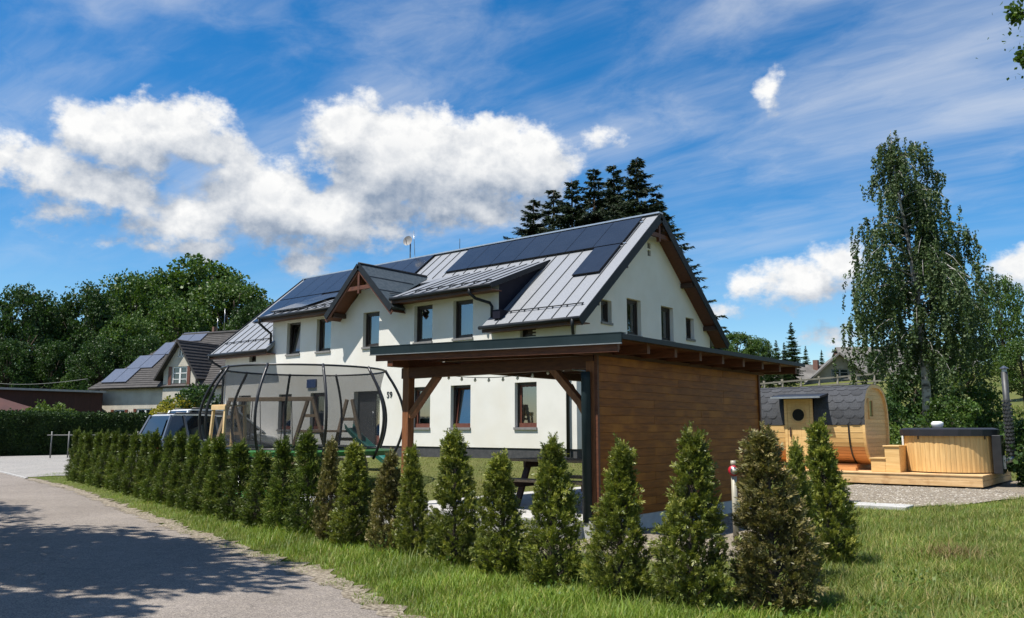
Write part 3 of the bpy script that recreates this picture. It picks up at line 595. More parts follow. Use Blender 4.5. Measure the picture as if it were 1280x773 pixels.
for y in np.linspace(RY0+.12, RY1-.12, 9):
    bar('rafter', 'brownwood', car_port, (RX0+.1, y, croof(RX0+.1)-.105), (RX1-.12, y, croof(RX1-.12)-.105), .08, .15)
crf = MB().slab([(RX0, RY0, croof(RX0)), (RX1, RY0, croof(RX1)), (RX1, RY1, croof(RX1)), (RX0, RY1, croof(RX0))], .03).build('roof', 'darkmetal', car_port)
for k, y in enumerate(np.linspace(RY0+.06, RY1-.06, 34)[:-1]):
    pass
for x in np.arange(RX0+.05, RX1-.1, .16):
    MB().slab([(x, RY0+.03, croof(x)-.031), (x+.155, RY0+.03, croof(x+.155)-.031), (x+.155, RY1-.03, croof(x+.155)-.031), (x, RY1-.03, croof(x)-.031)], .02).build('ceiling_board', 'brownwood', crf)
MB().slab([(RX0-.02, RY0-.035, croof(RX0)+.045), (RX1+.02, RY0-.035, croof(RX1)+.045), (RX1+.02, RY0+.1, croof(RX1)+.045), (RX0-.02, RY0+.1, croof(RX0)+.045)], .012).build('fascia_cap', 'anthracite', car_port)
bar('fascia', 'anthracite', car_port, (RX0-.02, RY0-.02, croof(RX0)-.03), (RX1+.02, RY0-.02, croof(RX1)-.03), .02, .145)
bar('drip_edge', 'lightmetal', car_port, (RX0-.02, RY0-.028, croof(RX0)-.108), (RX1+.02, RY0-.028, croof(RX1)-.108), .035, .012)
bar('edge_board', 'brownwood', car_port, (RX0+.10, RY0+.02, croof(RX0)-.165), (RX1-.06, RY0+.02, croof(RX1)-.165), .04, .105)
bar('edge_trim', 'darkmetal', car_port, (RX1+.01, RY0, croof(RX1)-.01), (RX1+.01, RY1, croof(RX1)-.01), .02, .07); bar('edge_trim', 'darkmetal', car_port, (RX0-.01, RY0, croof(RX0)-.01), (RX0-.01, RY1, croof(RX0)-.01), .02, .07)
# plank wall: individual boards on the right side
nz = 19; zb = .335; zt = 2.66; h = (zt-zb)/nz
wl = bx('wall_backing', 'darkwood', car_port, CX1+.076, CX1+.086, CY0-.02, CY1+.02, zb, zt)
for k in range(nz):
    cut = random.choice([11.6, 12.4, 13.2, 14.1])
    for a, b in ((CY0-.03, cut-.002), (cut+.002, CY1+.03)):
        MB().box(CX1+.087, CX1+.107+random.uniform(-.0015, .0015), a, b, zb+k*h+.0012, zb+(k+1)*h-.0012).build('plank', 'plankwood', wl, bevel=.0018)
bx('corner_trim', 'brownwood', car_port, CX1+.076, CX1+.125, CY0-.08, CY0-.03, zb, zt); bx('corner_trim', 'brownwood', car_port, CX1+.076, CX1+.135, CY1+.03, CY1+.09, zb, zt)
bx('foundation', 'slabconc', car_port, CX1-.08, CX1+.10, CY0-.2, CY1+.15, -.05, zb-.002)
bx('floor_slab', 'slabconc', car_port, CX0-.3, CX1-.08, CY0-.35, CY1+.3, -.05, FZ-.006)
dp = tube('downpipe', 'anthracite', car_port, [(CX1-.02, CY0-.16, FZ-.02), (CX1-.02, CY0-.16, 2.30), (CX1-.02, CY0-.165, 2.42)], .068, 14)
tube('bracket', 'steel', dp, [(CX1-.02, CY0-.16, 2.43), (CX1-.3, CY0-.1, 2.47)], .012, 5)
# string of bulbs under the front beam
sl_ = thing('string_lights', 'string of small bulbs sagging under the carport beam', 'string lights', (-8.7, 10.15, 2.4))
pth = [(CX0+.1+i*.15, CY0+.12, 2.62-.19*math.sin(math.pi*i/24)) for i in range(25)]
tube('cable', 'rope', sl_, pth, .006, 5)
for i in range(1, 24, 2): MB().lathe((pth[i][0], pth[i][1], pth[i][2]-.075), [(.004, 0), (.022, .018), (.024, .035), (.012, .058), (.012, .07)], 8).build('bulb', 'bulb', sl_, smooth=True)
# picnic table
pt = thing('picnic_table', 'wooden table with attached benches standing under the carport roof', 'table', (-8.4, 11.6, FZ))
for k in range(5): bx('table_board', 'swingwood', pt, -9.3, -7.35, 11.22+k*.15, 11.365+k*.15, 1.06, 1.105, bevel=.004)
for y in (10.86, 11.01, 12.2, 12.35): bx('bench_board', 'swingwood', pt, -9.3, -7.35, y, y+.14, .74, .785, bevel=.004)
for x in (-9.05, -7.6):
    bar('leg', 'darkwood', pt, (x, 11.1, FZ), (x, 11.45, 1.06), .05, .11, (1, 0, 0)); bar('leg', 'darkwood', pt, (x, 12.1, FZ), (x, 11.75, 1.06), .05, .11, (1, 0, 0))
    bx('cross_bar', 'darkwood', pt, x+.026, x+.07, 10.88, 12.47, .64, .74); bx('top_bar', 'darkwood', pt, x+.026, x+.07, 11.25, 11.95, .96, 1.06)
bx('cushion', 'blackplastic', thing('seat_cushion', 'dark cushion lying on the picnic table bench', 'cushion', (-7.9, 12.2, .8)), -8.2, -7.45, 12.18, 12.5, .787, .86, bevel=.02)
# concrete step slabs beside the carport
for k, (x, y, z, l) in enumerate(((-10.35, 9.35, .10, .9), (-9.55, 9.0, .07, .7))):
    o = MB().box(x-l/2, x+l/2, y-.2, y+.2, 0, z+.12).build('paving_slab', 'slabconc', bevel=.01); tag(o, ['pale concrete step slab by the carport left post', 'small concrete step slab between hedge and carport'][k], 'slab')

# ------------------------------------------------------------------ hydrant
hy = thing('hydrant_post', 'pale standpipe with red ringed head beside the plank wall', 'hydrant', (-4.85, 10.5, .1))
tube('post', 'hydpost', hy, [(-4.85, 10.5, .08), (-4.85, 10.5, .99)], .036, 12)
nrm = Vector((.5, -.8, 0)).normalized()
c0 = Vector((-4.85, 10.5, 1.06))
tube('head', 'red', hy, [c0-nrm*.06, c0+nrm*.05], .068, 18); tube('cap_ring', 'steel', hy, [c0+nrm*.05, c0+nrm*.072], .050, 16); tube('cap', 'hydpost', hy, [c0+nrm*.072, c0+nrm*.09], .026, 12)
tube('top_cap', 'hydpost', hy, [(-4.85, 10.5, 1.12), (-4.85, 10.5, 1.19)], .036, 12)

# ------------------------------------------------------------------ deck, sauna, hot tub
deck = thing('timber_deck', 'low pale timber deck carrying the sauna and hot tub', 'deck', (-7.5, 23.8, .2))
KX0, KX1, KY0, KY1, KZ = -11.2, -4.03, 21.96, 25.7, .545
for z0, z1 in ((.275, .405), (.41, KZ-.036)): bx('fascia_board', 'larchdeck', deck, KX0, KX1, KY0, KY0+.03, z0, z1, bevel=.004); bx('fascia_board', 'larchdeck', deck, KX1-.03, KX1, KY0+.031, KY1, z0, z1, bevel=.004)
for y in np.arange(KY0-.02, KY1-.1, .146): bx('deck_board', 'larchdeck', deck, KX0, KX1+.02, y, y+.14, KZ-.034, KZ, bevel=.004)
for x in (-10.8, -8.6, -6.4, -4.3):
    for y in (22.2, 23.8, 25.4): bx('footing', 'concrete', deck, x-.12, x+.12, y-.12, y+.12, .0, .27)
bx('joist', 'darkwood', deck, KX0+.1, KX1-.1, KY0+.1, KY1-.1, .29, KZ-.04)
sauna = thing('barrel_sauna', 'honey coloured barrel sauna with round door window and dark shingle roof', 'sauna', (-9.0, 23.63, KZ))
SX0, SX1, SYC, SZ0, SZ1, SW = -11.0, -6.76, 23.63, .66, 2.78, 1.07
def sprof(n=56):     # rounded profile in (y, z)
    P = []; zc = (SZ0+SZ1)/2; a = SW; b = (SZ1-SZ0)/2; e = 2.7
    for i in range(n):
        t = 2*math.pi*i/n; c, s = math.cos(t), math.sin(t)
        P.append((SYC + a*math.copysign(abs(c)**(2/e), c), zc + b*math.copysign(abs(s)**(2/e), s)))
    return P
pr = sprof(); NP = len(pr); zc_ = (SZ0+SZ1)/2
def off(p, d):
    y, z = p; n = Vector((0, (y-SYC)/SW, (z-zc_)/1.06)).normalized(); return (y+n.y*d, z+n.z*d)
# end wall (plank boards) and side staves
for X, s_ in ((SX1-.06, 1), (SX0+.06, -1)):
    ew = MB()
    ew.add([(X, *off(p, -.035)) for p in pr], [tuple(range(NP))]); ew.build('end_wall', 'pinewood', sauna)
for k, z in enumerate(np.arange(SZ0+.06, SZ1-.05, .105)):
    ys_ = [p[0] for p in pr if abs(p[1]-z) < .14] or [SYC]
    hw = SW*(max(0, 1-abs((z+.05-zc_)/1.06)**2.7))**(1/2.7)*.975 if abs(z+.05-zc_) < 1.06 else .1
    hw2 = min(hw, SW*(max(0.001, 1-min(1, abs((z+.105-zc_)/1.07))**2.7))**(1/2.7)*.975)
    hw0 = SW*(max(0.001, 1-min(1, abs((z-zc_)/1.07))**2.7))**(1/2.7)*.975; hw = min(hw0, hw2)
    segs = [(SYC-hw, SYC+hw)]
    if 1.86 < z < 2.36: segs = [(SYC-hw, 23.09), (23.51, SYC+hw)]
    for a, b in segs:
        if b-a > .05: MB().box(SX1-.058, SX1-.045, a, b, z+.003, z+.102).build('end_board', 'pinewood', sauna, bevel=.003)
for i in range(NP):      # staves of the side and belly
    p, q = pr[i], pr[(i+1) % NP]; zm = (p[1]+q[1])/2; ym = (p[0]+q[0])/2
    front = ym < SYC
    x1 = SX1+.0
    m = 'sauna_low' if (zm < 1.12) else 'pinewood'
    segs = [(SX0, x1)]
    if front and .80 < zm < 2.5: segs = [(SX0, -8.84), (-8.06, x1)]
    g_ = .04
    p2 = (p[0]*(1-g_)+q[0]*g_, p[1]*(1-g_)+q[1]*g_); q2 = (q[0]*(1-g_)+p[0]*g_, q[1]*(1-g_)+p[1]*g_)
    for a, b in segs:
        po, qo = off(p2, -.04), off(q2, -.04)
        MB().add([(a, *p2), (b, *p2), (b, *q2), (a, *q2), (a, *po), (b, *po), (b, *qo), (a, *qo)], [(0,1,2,3),(7,6,5,4),(0,4,5,1),(1,5,6,2),(2,6,7,3),(3,7,4,0)]).build('stave', m, sauna)
# round-edge ring on the end
rg = MB(); vs = []
for X in (SX1-.05, SX1+.015):
    for p in pr: vs.append((X, *off(p, .012)))
for X in (SX1-.05, SX1+.015):
    for p in pr: vs.append((X, *off(p, -.075)))
fs = []
for i in range(NP):
    j = (i+1) % NP; fs += [(i, j, NP+j, NP+i), (NP+i, NP+j, 3*NP+j, 3*NP+i), (2*NP+i, 3*NP+i, 3*NP+j, 2*NP+j)]
rg.add(vs, fs).build('end_rim', 'pinewood', sauna)
# shingle roof: curved sheet plus hexagonal shingles course by course over the upper part
top_i = [i for i in range(NP) if pr[i][1] > 1.74]
fi = sorted(top_i, key=lambda i: pr[i][0])  # front -> back
arc = [off(pr[i], .02) for i in fi]
arc = [(arc[0][0], 1.72)] + arc + [(arc[-1][0], 1.72)]
cum = [0]
for a, b in zip(arc[:-1], arc[1:]): cum.append(cum[-1]+math.hypot(b[0]-a[0], b[1]-a[1]))
def arcp(s, d=0):
    y = np.interp(s, cum, [a[0] for a in arc]); z = np.interp(s, cum, [a[1] for a in arc]); o = off((y, z), d); return o
sh = MB(); vs = []; 
for a in arc: vs += [(SX0-.03, *a), (SX1+.02, *a)]
shr = sh.add(vs, [(2*i, 2*i+1, 2*i+3, 2*i+2) for i in range(len(arc)-1)]).build('shingle_roof', 'shingle', sauna)
cw, ch = .30, .21; n_c = int(cum[-1]*.62/ch)
for r_ in range(n_c):
    s0 = r_*ch*1.0
    for x in np.arange(SX0-.02 + (cw/2 if r_ % 2 else 0), SX1-.02, cw):
        a, b = max(x, SX0-.02), min(x+cw-.008, SX1+.015)
        if b-a < .1: continue
        if -9.1 < (a+b)/2 < -7.8 and s0 < .75: continue
        e = .22*(b-a); lo_, hi_ = max(0, s0-.03), s0+ch
        pts = []
        for (xx, ss, dd) in ((a+e, lo_, .013), (b-e, lo_, .013), (b, lo_+.07, .011), (b, hi_, .003), (a, hi_, .003), (a, lo_+.07, .011)):
            pts.append((xx, *arcp(ss, dd)))
        low = [(xx, *arcp(ss, .001)) for (xx, ss) in ((a+e, lo_), (b-e, lo_), (b, lo_+.07), (b, hi_), (a, hi_), (a, lo_+.07))]
        MB().add(pts+low, [(0,1,2,5),(5,2,3,4),(0,6,7,1),(1,7,8,2),(5,11,6,0)]).build('shingle', 'shingle', shr)
for x in (-7.16, -9.75, -10.6):    # steel bands
    b_ = MB(); vs = []
    for p in pr: vs += [(x-.022, *off(p, .012)), (x+.022, *off(p, .012))]
    b_.add(vs, [(2*i, 2*i+1, (2*i+3) % (2*NP), (2*i+2) % (2*NP)) for i in range(NP)]).build('steel_band', 'blackplastic', sauna)
# door bay
DYF = 22.50
dbay = MB().box(-8.84, -8.06, DYF+.02, SYC-.4, .72, 2.42).build('door_bay', 'pinewood', sauna)
for a, b, z0, z1 in ((-8.84, -8.76, .72, 2.42), (-8.14, -8.06, .72, 2.42), (-8.758, -8.142, 2.34, 2.42)): bx('door_frame', 'pinewood', dbay, a, b, DYF-.02, DYF+.018, z0, z1, bevel=.003)
dd_ = MB()
for k in range(5): dd_.box(-8.752+k*.1215, -8.752+k*.1215+.118, DYF-.012, DYF+.017, .74, 2.335)
ddo = dd_.build('door', 'pinewood', sauna)
c_ = (-8.45, DYF-.014, 1.99)
def ring(r0, r1, y0, y1, n=28):
    vs = []
    for k in range(n):
        a = 2*math.pi*k/n; ca, sa = math.cos(a), math.sin(a)
        vs += [(c_[0]+r0*ca, y0, c_[2]+r0*sa), (c_[0]+r1*ca, y0, c_[2]+r1*sa), (c_[0]+r1*ca, y1, c_[2]+r1*sa)]
    fs = []
    for k in range(n):
        j = (k+1) % n; fs += [(3*k, 3*k+1, 3*j+1, 3*j), (3*k+1, 3*k+2, 3*j+2, 3*j+1)]
    return MB().add(vs, fs)
ring(.165, .215, DYF-.03, DYF-.012).build('window_ring', 'pinestave', ddo)
MB().add([(c_[0]+.167*math.cos(2*math.pi*k/28), DYF-.016, c_[2]+.167*math.sin(2*math.pi*k/28)) for k in range(28)], [tuple(range(28))]).build('round_pane', 'darkpane', ddo)
bar('handle', 'darkwood', ddo, (-8.68, DYF-.04, 1.4), (-8.68, DYF-.04, 1.65), .03, .03, (0, 1, 0))
cn = MB().slab([(-9.06, 22.12, 2.47), (-7.72, 22.12, 2.47), (-7.72, 23.0, 2.60), (-9.06, 23.0, 2.60)], .05).build('canopy', 'blackplastic', sauna)
bx('canopy_edge', 'lightmetal', cn, -9.06, -7.72, 22.105, 22.118, 2.425, 2.475)
for x in (-8.84, -8.06): MB().add([(x, DYF+.02, 1.7), (x, DYF+.02, 2.45), (x, 22.9, 2.55), (x, 22.75, 1.7)], [(0, 1, 2, 3)]).build('bay_cheek', 'cheek', cn)
wf = MB()
for a, b, z0, z1 in ((23.10, 23.16, 1.88, 2.42), (23.44, 23.50, 1.88, 2.42), (23.162, 23.438, 1.88, 1.94), (23.162, 23.438, 2.36, 2.42)): wf.box(SX1-.06, SX1-.02, a, b, z0, z1)
wfo = wf.build('end_window', 'pinestave', sauna); bx('pane', 'carglass', wfo, SX1-.05, SX1-.043, 23.162, 23.438, 1.94, 2.36)
for x in (-10.3, -7.5): bx('cradle', 'sauna_low', sauna, x-.4, x+.4, 22.86, 24.4, KZ+.003, .70)
bx('front_step', 'sauna_low', sauna, -8.9, -7.0, 22.42, 22.62, KZ+.003, .625)

tub = thing('hot_tub', 'round wooden hot tub with dark padded lid on the timber deck', 'hot tub', (-4.98, 23.38, KZ))
TX, TY, TR, TZ0, TZ1 = -4.98, 23.38, 1.03, KZ+.03, 1.50
ns = 56
for k in range(ns):
    a0 = 2*math.pi*(k+.02)/ns; a1 = 2*math.pi*(k+.98)/ns; r1 = TR; r0 = TR-.04; am = (a0+a1)/2
    vs = [(TX+r*math.cos(a), TY+r*math.sin(a), z) for z in (TZ0, TZ1) for r, a in ((r0, a0), (r1, a0), (r1+.006, am), (r1, a1), (r0, a1))]
    MB().add(vs, [(4,3,2,1,0),(5,6,7,8,9),(0,1,6,5),(1,2,7,6),(2,3,8,7),(3,4,9,8),(4,0,5,9)]).build('stave', 'pinestave', tub)
MB().lathe((TX, TY, KZ+.002), [(TR-.06, 0), (TR-.06, .9)], 40).build('liner', 'blackplastic', tub, smooth=False)
MB().lathe((TX, TY, KZ+.002), [(TR-.02, 0), (TR-.02, .028)], 40).build('base_ring', 'darkwood', tub)
def octo(r, z, n=24, ph=math.pi/24): return [(TX+r*math.cos(ph+2*math.pi*k/n), TY+r*math.sin(ph+2*math.pi*k/n), z) for k in range(n)]
lid = MB(); a, b, c2_ = octo(1.12, 1.44), octo(1.13, 1.60), octo(1.0, 1.64)
lid.add(a+b+c2_, [tuple(range(23, -1, -1)), tuple(range(48, 72))] + [(i, (i+1) % 24, 24+(i+1) % 24, 24+i) for i in range(24)] + [(24+i, 24+(i+1) % 24, 48+(i+1) % 24, 48+i) for i in range(24)])
lido = lid.build('lid', 'vinyl', tub)
for an in (R_(242), R_(330), R_(205)): bar('strap', 'blackplastic', lido, (TX+1.05*math.cos(an), TY+1.05*math.sin(an), 1.52), (TX+1.045*math.cos(an), TY+1.045*math.sin(an), 1.36), .03, .012, (math.cos(an), math.sin(an), 0))
stv = MB().box(-3.96, -3.76, 22.95, 23.35, KZ+.002, 1.46).build('stove_box', 'blackplastic', tub, bevel=.01); bx('firebox', 'steel', stv, -3.757, -3.70, 23.02, 23.28, KZ+.12, .98)
pp = [(-3.80, 23.15, .85), (-3.68, 23.15, .85), (-3.62, 23.15, .88), (-3.60, 23.15, .97), (-3.60, 23.15, 1.5)]
fl = tube('flue_elbow', 'steel', tub, pp[:4], .075, 14); tube('flue_pipe', 'flue', fl, [(-3.60, 23.15, .97), (-3.60, 23.15, 2.98)], .072, 14) if 'flue' in MATS else None
mat('flue', (.035, .037, .037), (.055, .057, .057), 8, .5, metal=.2); tube('flue_pipe', 'flue', fl, [(-3.60, 23.15, .97), (-3.60, 23.15, 2.98)], .072, 14)
MB().lathe((-3.60, 23.15, 2.98), [(.06, 0), (.06, .06), (.11, .08), (.02, .15)], 14).build('flue_cap', 'steel', fl, smooth=False)
hg = MB()
for z in np.arange(1.0, 2.3, .09):
    for k in range(10):
        a = 2*math.pi*(k+(round(z*100/9) % 2)*.5)/10; hg.bar((-3.60+.098*math.cos(a), 23.15+.098*math.sin(a), z), (-3.60+.098*math.cos(a+.32), 23.15+.098*math.sin(a+.32), z+.045), .006, .05)
hgo = hg.build('heat_guard', 'flue', fl); hgo['kind'] = 'stuff'
stp = thing('tub_steps', 'two pale wooden box steps leading up to the hot tub', 'steps', (-6.2, 22.5, KZ))
bx('lower_step', 'pinewood', stp, -6.55, -6.21, 22.2, 22.9, KZ+.003, .86, bevel=.006); bx('lower_tread', 'pinewood', stp, -6.58, -6.20, 22.17, 22.93, .861, .895, bevel=.005); bx('upper_step', 'pinewood', stp, -6.208, -5.86, 22.2, 22.9, KZ+.003, 1.17, bevel=.006); bx('upper_tread', 'pinewood', stp, -6.24, -5.85, 22.17, 22.93, 1.171, 1.205, bevel=.005)
wb = thing('water_barrel', 'white plastic water barrel between sauna and hot tub', 'barrel', (-6.12, 24.35, KZ)); MB().lathe((-6.12, 24.35, KZ+.003), [(.2, 0), (.22, .1), (.22, .5), (.225, .55), (.22, .6), (.22, .95), (.19, 1.02)], 20).build('body', 'whiteplastic', wb, smooth=True); MB().lathe((-6.12, 24.35, KZ+1.023), [(.1, 0), (.1, .05)], 14).build('cap', 'whiteplastic', wb)
kt = thing('white_bucket', 'white bucket standing on the hot tub lid', 'bucket', (-5.3, 23.75, 1.645)); MB().lathe((-5.3, 23.75, 1.648), [(.12, 0), (.15, .1), (.14, .12)], 18).build('body', 'whiteplastic', kt, smooth=True); MB().lathe((-5.3, 23.75, 1.77), [(.145, 0), (.10, .035)], 18).build('lid', 'whiteplastic', kt)
# concrete slabs in the grass
for k, (x, y, w, d, a, lab) in enumerate(((-4.95, 16.75, 1.3, .6, .03, 'long pale concrete slab lying beside the gravel yard'), (-6.1, 16.55, .85, .55, -.05, 'short concrete slab next to the long slab in the grass'))):
    ca, sa = math.cos(a), math.sin(a); z = float(gz(x, y)); P = [(x+ca*u-sa*v, y+sa*u+ca*v, z+.05) for u, v in ((-w/2, -d/2), (w/2, -d/2), (w/2, d/2), (-w/2, d/2))]
    tag(MB().slab(P, .08).build('paving_slab', 'slabconc', bevel=.008), lab, 'slab')

# ------------------------------------------------------------------ trampoline and play things
TC = (-16.15, 11.95); tz = float(gz(*TC))
tr = thing('trampoline', 'round trampoline with bowed black poles, tall net and green pad', 'trampoline', (*TC, tz))
npole = 10; RF = 2.02; ZM = 1.16; ZT = 2.97
def circ(r, z, n=48, ph=0): return [(TC[0]+r*math.cos(ph+2*math.pi*k/n), TC[1]+r*math.sin(ph+2*math.pi*k/n), z) for k in range(n)]
tube('top_ring', 'blackplastic', tr, circ(1.86, ZT)+circ(1.86, ZT)[:1], .024, 6); tube('frame_ring', 'steel', tr, circ(RF, ZM-.1)+circ(RF, ZM-.1)[:1], .035, 8)
pd = MB(); n = 48; vs = []
for r, z in ((RF+.1, ZM-.11), (RF+.1, ZM-.03), (RF-.28, ZM+.0), (RF-.28, ZM-.05)): vs += circ(r, z, n)
fs = []
for j in range(4):
    for k in range(n): fs.append((j*n+k, j*n+(k+1) % n, ((j+1) % 4)*n+(k+1) % n, ((j+1) % 4)*n+k))
pd.add(vs, fs).build('safety_pad', 'padgreen', tr)
MB().add(circ(RF-.3, ZM-.03, 48), [tuple(range(48))]).build('jumping_mat', 'blackplastic', tr)
PH = math.atan2(FW[1], FW[0]) + math.pi + .13
for k in range(npole):
    a = PH+2*math.pi*(k+.5)/npole; path = []
    for t in np.linspace(0, 1, 15):
        r = RF+.04 + (1.86-RF-.04)*t + .36*math.sin(math.pi*min(1, t*1.02))**.9; path.append((TC[0]+r*math.cos(a), TC[1]+r*math.sin(a), ZM-.2+(ZT+.02-ZM+.2)*t))
    tube('pole', 'blackplastic', tr, path, .031, 8)
for k in range(5):
    a = PH+2*math.pi*k/5+.3; b = a+.34; q = [(TC[0]+(RF)*math.cos(w), TC[1]+(RF)*math.sin(w), z) for w, z in ((a, ZM-.1), (a, tz+.03), (b, tz+.03), (b, ZM-.1))]; tube('leg', 'steel', tr, q, .025, 6)
nv = []; n = 60; prof = [(1.72, ZM+.0), (1.71, ZM+.5), (1.73, ZM+1.0), (1.78, ZM+1.5), (1.85, ZT)]
for r, z in prof: nv += circ(r, z, n)
MB().add(nv, [(j*n+k, j*n+(k+1) % n, (j+1)*n+(k+1) % n, (j+1)*n+k) for j in range(len(prof)-1) for k in range(n)]).build('safety_net', 'net', tr, smooth=True)
tube('net_hem', 'blackplastic', tr, circ(1.72, ZM+.02)+circ(1.72, ZM+.02)[:1], .018, 6)

sw = thing('swing_set', 'weathered wooden swing set with ladder frames behind the trampoline', 'swing set', (-20.9, 14.4, .6))
A0 = Vector((-22.3, 13.9, 0)); A1 = Vector((-19.9, 14.95, 0)); dU = (A1-A0).normalized(); dV = Vector((-dU.y, dU.x, 0)); SH = 2.45
def aframe(c, w=.75, nr=4):
    gzc = float(gz(c.x, c.y))
    for s_ in (-1, 1): bar('leg', 'swingwood', sw, (c.x+dU.x*s_*w, c.y+dU.y*s_*w, gzc), (c.x+dU.x*s_*.08, c.y+dU.y*s_*.08, SH), .09, .09, (dV.x, dV.y, 0), bevel=.006)
    for k in range(nr):
        t = (k+.6)/(nr+.6); ww = w*(1-t)+.08*t; z = gzc+(SH-gzc)*t; bar('rung', 'swingwood', sw, (c.x-dU.x*ww, c.y-dU.y*ww, z), (c.x+dU.x*ww, c.y+dU.y*ww, z), .05, .09)
aframe(A0); aframe(A1); aframe(A1+dU*1.25, .6, 3)
bar('top_beam', 'swingwood', sw, A0-dU*.1+Vector((0, 0, SH+.03)), A1+dU*.1+Vector((0, 0, SH+.03)), .1, .12, bevel=.006)
bar('platform', 'swingwood', sw, A1+dU*.1+Vector((0, 0, 1.55)), A1+dU*1.3+Vector((0, 0, 1.55)), .7, .06)
for t in (.32, .72):
    c = A0.lerp(A1, t); 
    for d in (-.2, .2): tube('rope', 'rope', sw, [c+dU*d*.6+Vector((0, 0, SH)), c+dU*d+Vector((0, 0, 1.15))], .012, 5)
    bar('swing_seat', 'teal', sw, c-dU*.25+Vector((0, 0, 1.13)), c+dU*.25+Vector((0, 0, 1.13)), .18, .04)
sd = thing('slide', 'teal plastic slide running down from the swing set platform', 'slide', (-18.2, 14.6, .6))
sp = []; s0 = A1+dU*1.25
for t in np.linspace(0, 1, 9): sp.append(s0 + dU*(1.5*t) + dV*(-.35*t) + Vector((0, 0, 1.62-1.05*t**.85)))
vs = []; 
for p in sp:
    for o_, z in ((-.28, .14), (-.24, 0), (.24, 0), (.28, .14), (.25, .14), (.22, .03), (-.22, .03), (-.25, .14)): vs.append(p+dV*o_+Vector((0, 0, z)))
MB().add(vs, [(i*8+k, i*8+(k+1) % 8, (i+1)*8+(k+1) % 8, (i+1)*8+k) for i in range(8) for k in range(8)]).build('chute', 'teal', sd)
bar('foot', 'teal', sd, sp[-1]+Vector((0, 0, 0)), (sp[-1].x, sp[-1].y, float(gz(sp[-1].x, sp[-1].y))), .4, .06, (1, 0, 0))
PX, PY = -21.75, 13.0
pf = thing('play_frame', 'pale new timber climbing frame left of the trampoline net', 'climbing frame', (PX+.3, PY+.3, .5))
for dx, dy in ((0, 0), (.6, 0), (0, .6), (.6, .6)): bar('post', 'swingpine', pf, (PX+dx*1.3-.1, PY+dy*1.3-.1, float(gz(PX+dx, PY+dy))-.02), (PX+dx, PY+dy, 2.25), .07, .07, (0, 1, 0))
for z in (1.15, 2.15): bx('board', 'swingpine', pf, PX-.05, PX+.65, PY-.06, PY-.036, z, z+.12)
for z in (1.1, 2.26): bx('platform', 'swingpine', pf, PX-.08, PX+.68, PY-.03, PY+.66, z, z+.035)
def toy(name, label, cat, m, x, y, w, d, h):
    z = float(gz(x, y)); o = MB().lathe((x, y, z), [(w*.9, 0), (w, h*.6), (w*.93, h), (w*.6, h*.9)], 18).build(name, m, smooth=True); tag(o, label, cat); return o
toy('sand_shell', 'bright green plastic sand tub behind the thuja hedge', 'sandbox', 'toygreen', -15.2, 9.9, .55, .5, .25)
toy('toy_basin', 'white plastic basin on the lawn near the trampoline', 'basin', 'whiteplastic', -13.3, 10.2, .4, .4, .22)
# thin garden stakes with a cord near the left carport post
for k, (x, y, h_) in enumerate(((-11.55, 9.9, .95), (-12.3, 10.2, .8))):
    tag(tube('garden_stake', 'blackplastic', None, [(x, y, float(gz(x, y))), (x, y, float(gz(x, y))+h_)], .018, 6), 'thin black garden stake beside the carport left post', 'stake', 'black garden stakes')

